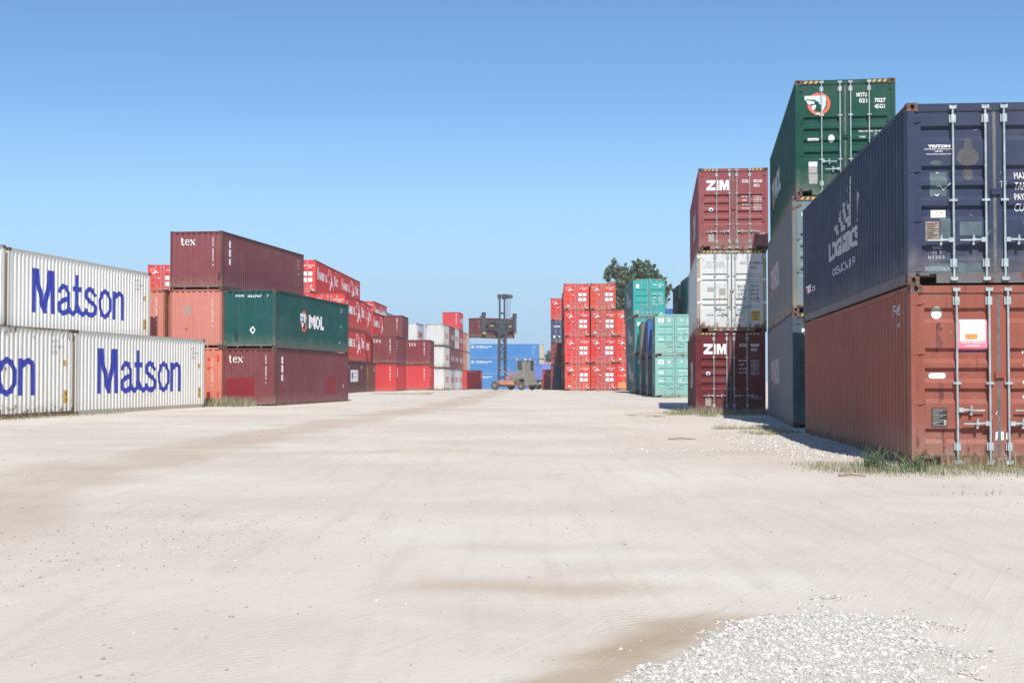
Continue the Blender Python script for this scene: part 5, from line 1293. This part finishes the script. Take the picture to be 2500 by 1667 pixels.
# ------------------------------------------------------------------ trees
leaf_m = blade_mat('poplar_leaf', [(.035, .075, .03), (.06, .11, .05), (.10, .16, .08), (.28, .34, .22)])
leaf_m.node_tree.nodes['Principled BSDF'].inputs['Roughness'].default_value = .45
leaf_far = blade_mat('far_leaf', [(.06, .10, .06), (.09, .13, .08), (.12, .16, .10)])
bark = plain('bark', (.12, .10, .08), .9, 0, .3, 4, .02)
M['bark'] = bark
def tree(name, base, clumps, leafsz, nleaf, mat, label, trunk_r=.3, seed=1):
    rnd = random.Random(seed); root = bpy.data.objects.new(name, None); col.objects.link(root); root.location = base; tag(root, label, 'tree')
    b = MB(); top = max(c[2] for c in clumps); mx = sum(c[0] for c in clumps) / len(clumps)
    spine = [Vector((0, 0, 0)), Vector((mx * .2, .1, top * .25)), Vector((mx * .5, -.1, top * .5)), Vector((mx * .8, 0, top * .75)), Vector((mx, 0, top * .93))]
    rs = [trunk_r, trunk_r * .8, trunk_r * .6, trunk_r * .35, trunk_r * .12]
    for k in range(4): b.tube(spine[k], spine[k + 1], rs[k], 10, rs[k + 1])
    for (x, y, z, r) in clumps:
        zz = max(.15 * top, z - 1.2 - abs(x - mx) * .6); t = min(3.999, zz / top * 4); k = int(t); p = spine[k].lerp(spine[k + 1], t - k); rr = rs[k] * .4
        mid = p.lerp(Vector((x, y, z)), .5) + Vector((0, 0, -.25)); b.tube(p, mid, rr, 6, rr * .6, cap=False); b.tube(mid, (x, y, z), rr * .6, 6, rr * .15, cap=False)
        for q in range(5):
            e = Vector((x, y, z)) + Vector((rnd.gauss(0, 1), rnd.gauss(0, 1), rnd.gauss(.3, 1))) * r * .5; b.tube(mid, e, rr * .3, 4, .01, cap=False)
    part('trunk', b, 'bark', root)
    v = []; f = []; tot = sum(c[3] ** 2 for c in clumps)
    for (x, y, z, r) in clumps:
        n = int(nleaf * r * r / tot); subs = []
        for q in range(max(4, int(r * 12))):
            while True:
                d = Vector((rnd.uniform(-1, 1), rnd.uniform(-1, 1), rnd.uniform(-1, 1)))
                if .25 < d.length < 1: break
            subs.append((Vector((x, y, z)) + d * r * .85, r * rnd.uniform(.16, .34)))
        for q in range(n):
            c_, sr = rnd.choice(subs); p = c_ + Vector((rnd.gauss(0, 1), rnd.gauss(0, 1), rnd.gauss(0, 1.1))) * sr * .6
            a = Vector((rnd.gauss(0, 1), rnd.gauss(0, 1), rnd.gauss(0, .8))).normalized(); t = a.cross(Vector((rnd.gauss(0, 1), rnd.gauss(0, 1), rnd.gauss(0, 1)))).normalized()
            s1 = leafsz * rnd.uniform(.6, 1.3); w = a * s1 * .5; u = t * s1 * .42; m = len(v)
            v += [tuple(p - w), tuple(p + u * .9 - w * .1), tuple(p + w), tuple(p - u * .9 - w * .1)]; f.append((m, m + 1, m + 2, m + 3))
    me = bpy.data.meshes.new('crown'); me.from_pydata(v, [], f); me.materials.append(mat); link('crown', me, root)
rt = random.Random(4)
TX, TY = 13.6, 150.0
cl = []
for (a, bb, r) in ((705, 125, 16), (715, 155, 38), (690, 215, 55), (655, 245, 45), (625, 300, 38), (640, 330, 45), (745, 235, 55), (798, 175, 22), (800, 235, 48), (780, 310, 85), (893, 130, 24), (890, 190, 45), (940, 135, 25), (950, 190, 62), (1015, 145, 28), (1020, 210, 60), (1075, 185, 30), (1085, 235, 42), (1060, 290, 70), (900, 310, 95), (980, 300, 90), (1120, 300, 45), (735, 380, 75), (1160, 300, 28), (1185, 335, 34), (1215, 385, 40), (1245, 410, 26), (1205, 440, 52), (1150, 410, 75), (1190, 495, 48), (1235, 500, 20), (1050, 400, 110), (900, 420, 120), (1185, 550, 22), (1175, 580, 16), (735, 470, 70), (730, 560, 70), (850, 560, 120), (1000, 560, 130), (1090, 500, 80), (800, 700, 110), (950, 720, 130), (1080, 680, 90)):
    X = (70 + a / 3.92) * .0448 - TX; Z = 15.61 - bb * .01142; r_ = r * .01142 * 1.12
    for q in range(2 if r > 50 else 1): cl.append((X + rt.uniform(-.1, .1), rt.uniform(-1, 1) * (2.2 if r > 50 else 1.2), Z, r_))
tree('poplar_tree', (TX, TY, ground_z(TX, TY)), cl, .21, 56000, leaf_m, 'tall leafy tree rising behind the red and teal container stacks', .35, 5)
cl = [(rt.uniform(-2.6, 2.6), rt.uniform(-1.5, 1.5), rt.uniform(3.2, 8.2) , rt.uniform(.8, 1.4)) for k in range(18)]
tree('distant_tree', (8.4, 332, ground_z(8, 332) - .1), cl, .3, 9000, leaf_far, 'small distant tree in the gap between the cream and navy containers', .25, 6)

# ------------------------------------------------------------------ thin summer haze
hb = MB(); hb.box(-1200, 1200, -950, 1650, -5, 24)
hm = bpy.data.materials.new('haze'); hm.use_nodes = True; hn = hm.node_tree; hn.nodes.remove(hn.nodes['Principled BSDF'])
pv = hn.nodes.new('ShaderNodeVolumePrincipled'); pv.inputs['Density'].default_value = .0005; pv.inputs['Color'].default_value = (.93, .95, 1, 1)
hn.links.new(pv.outputs[0], hn.nodes['Material Output'].inputs['Volume'])
ho = link('haze', hb.mesh('haze', [hm])); tag(ho, 'thin pale air haze over the yard', kind='stuff')
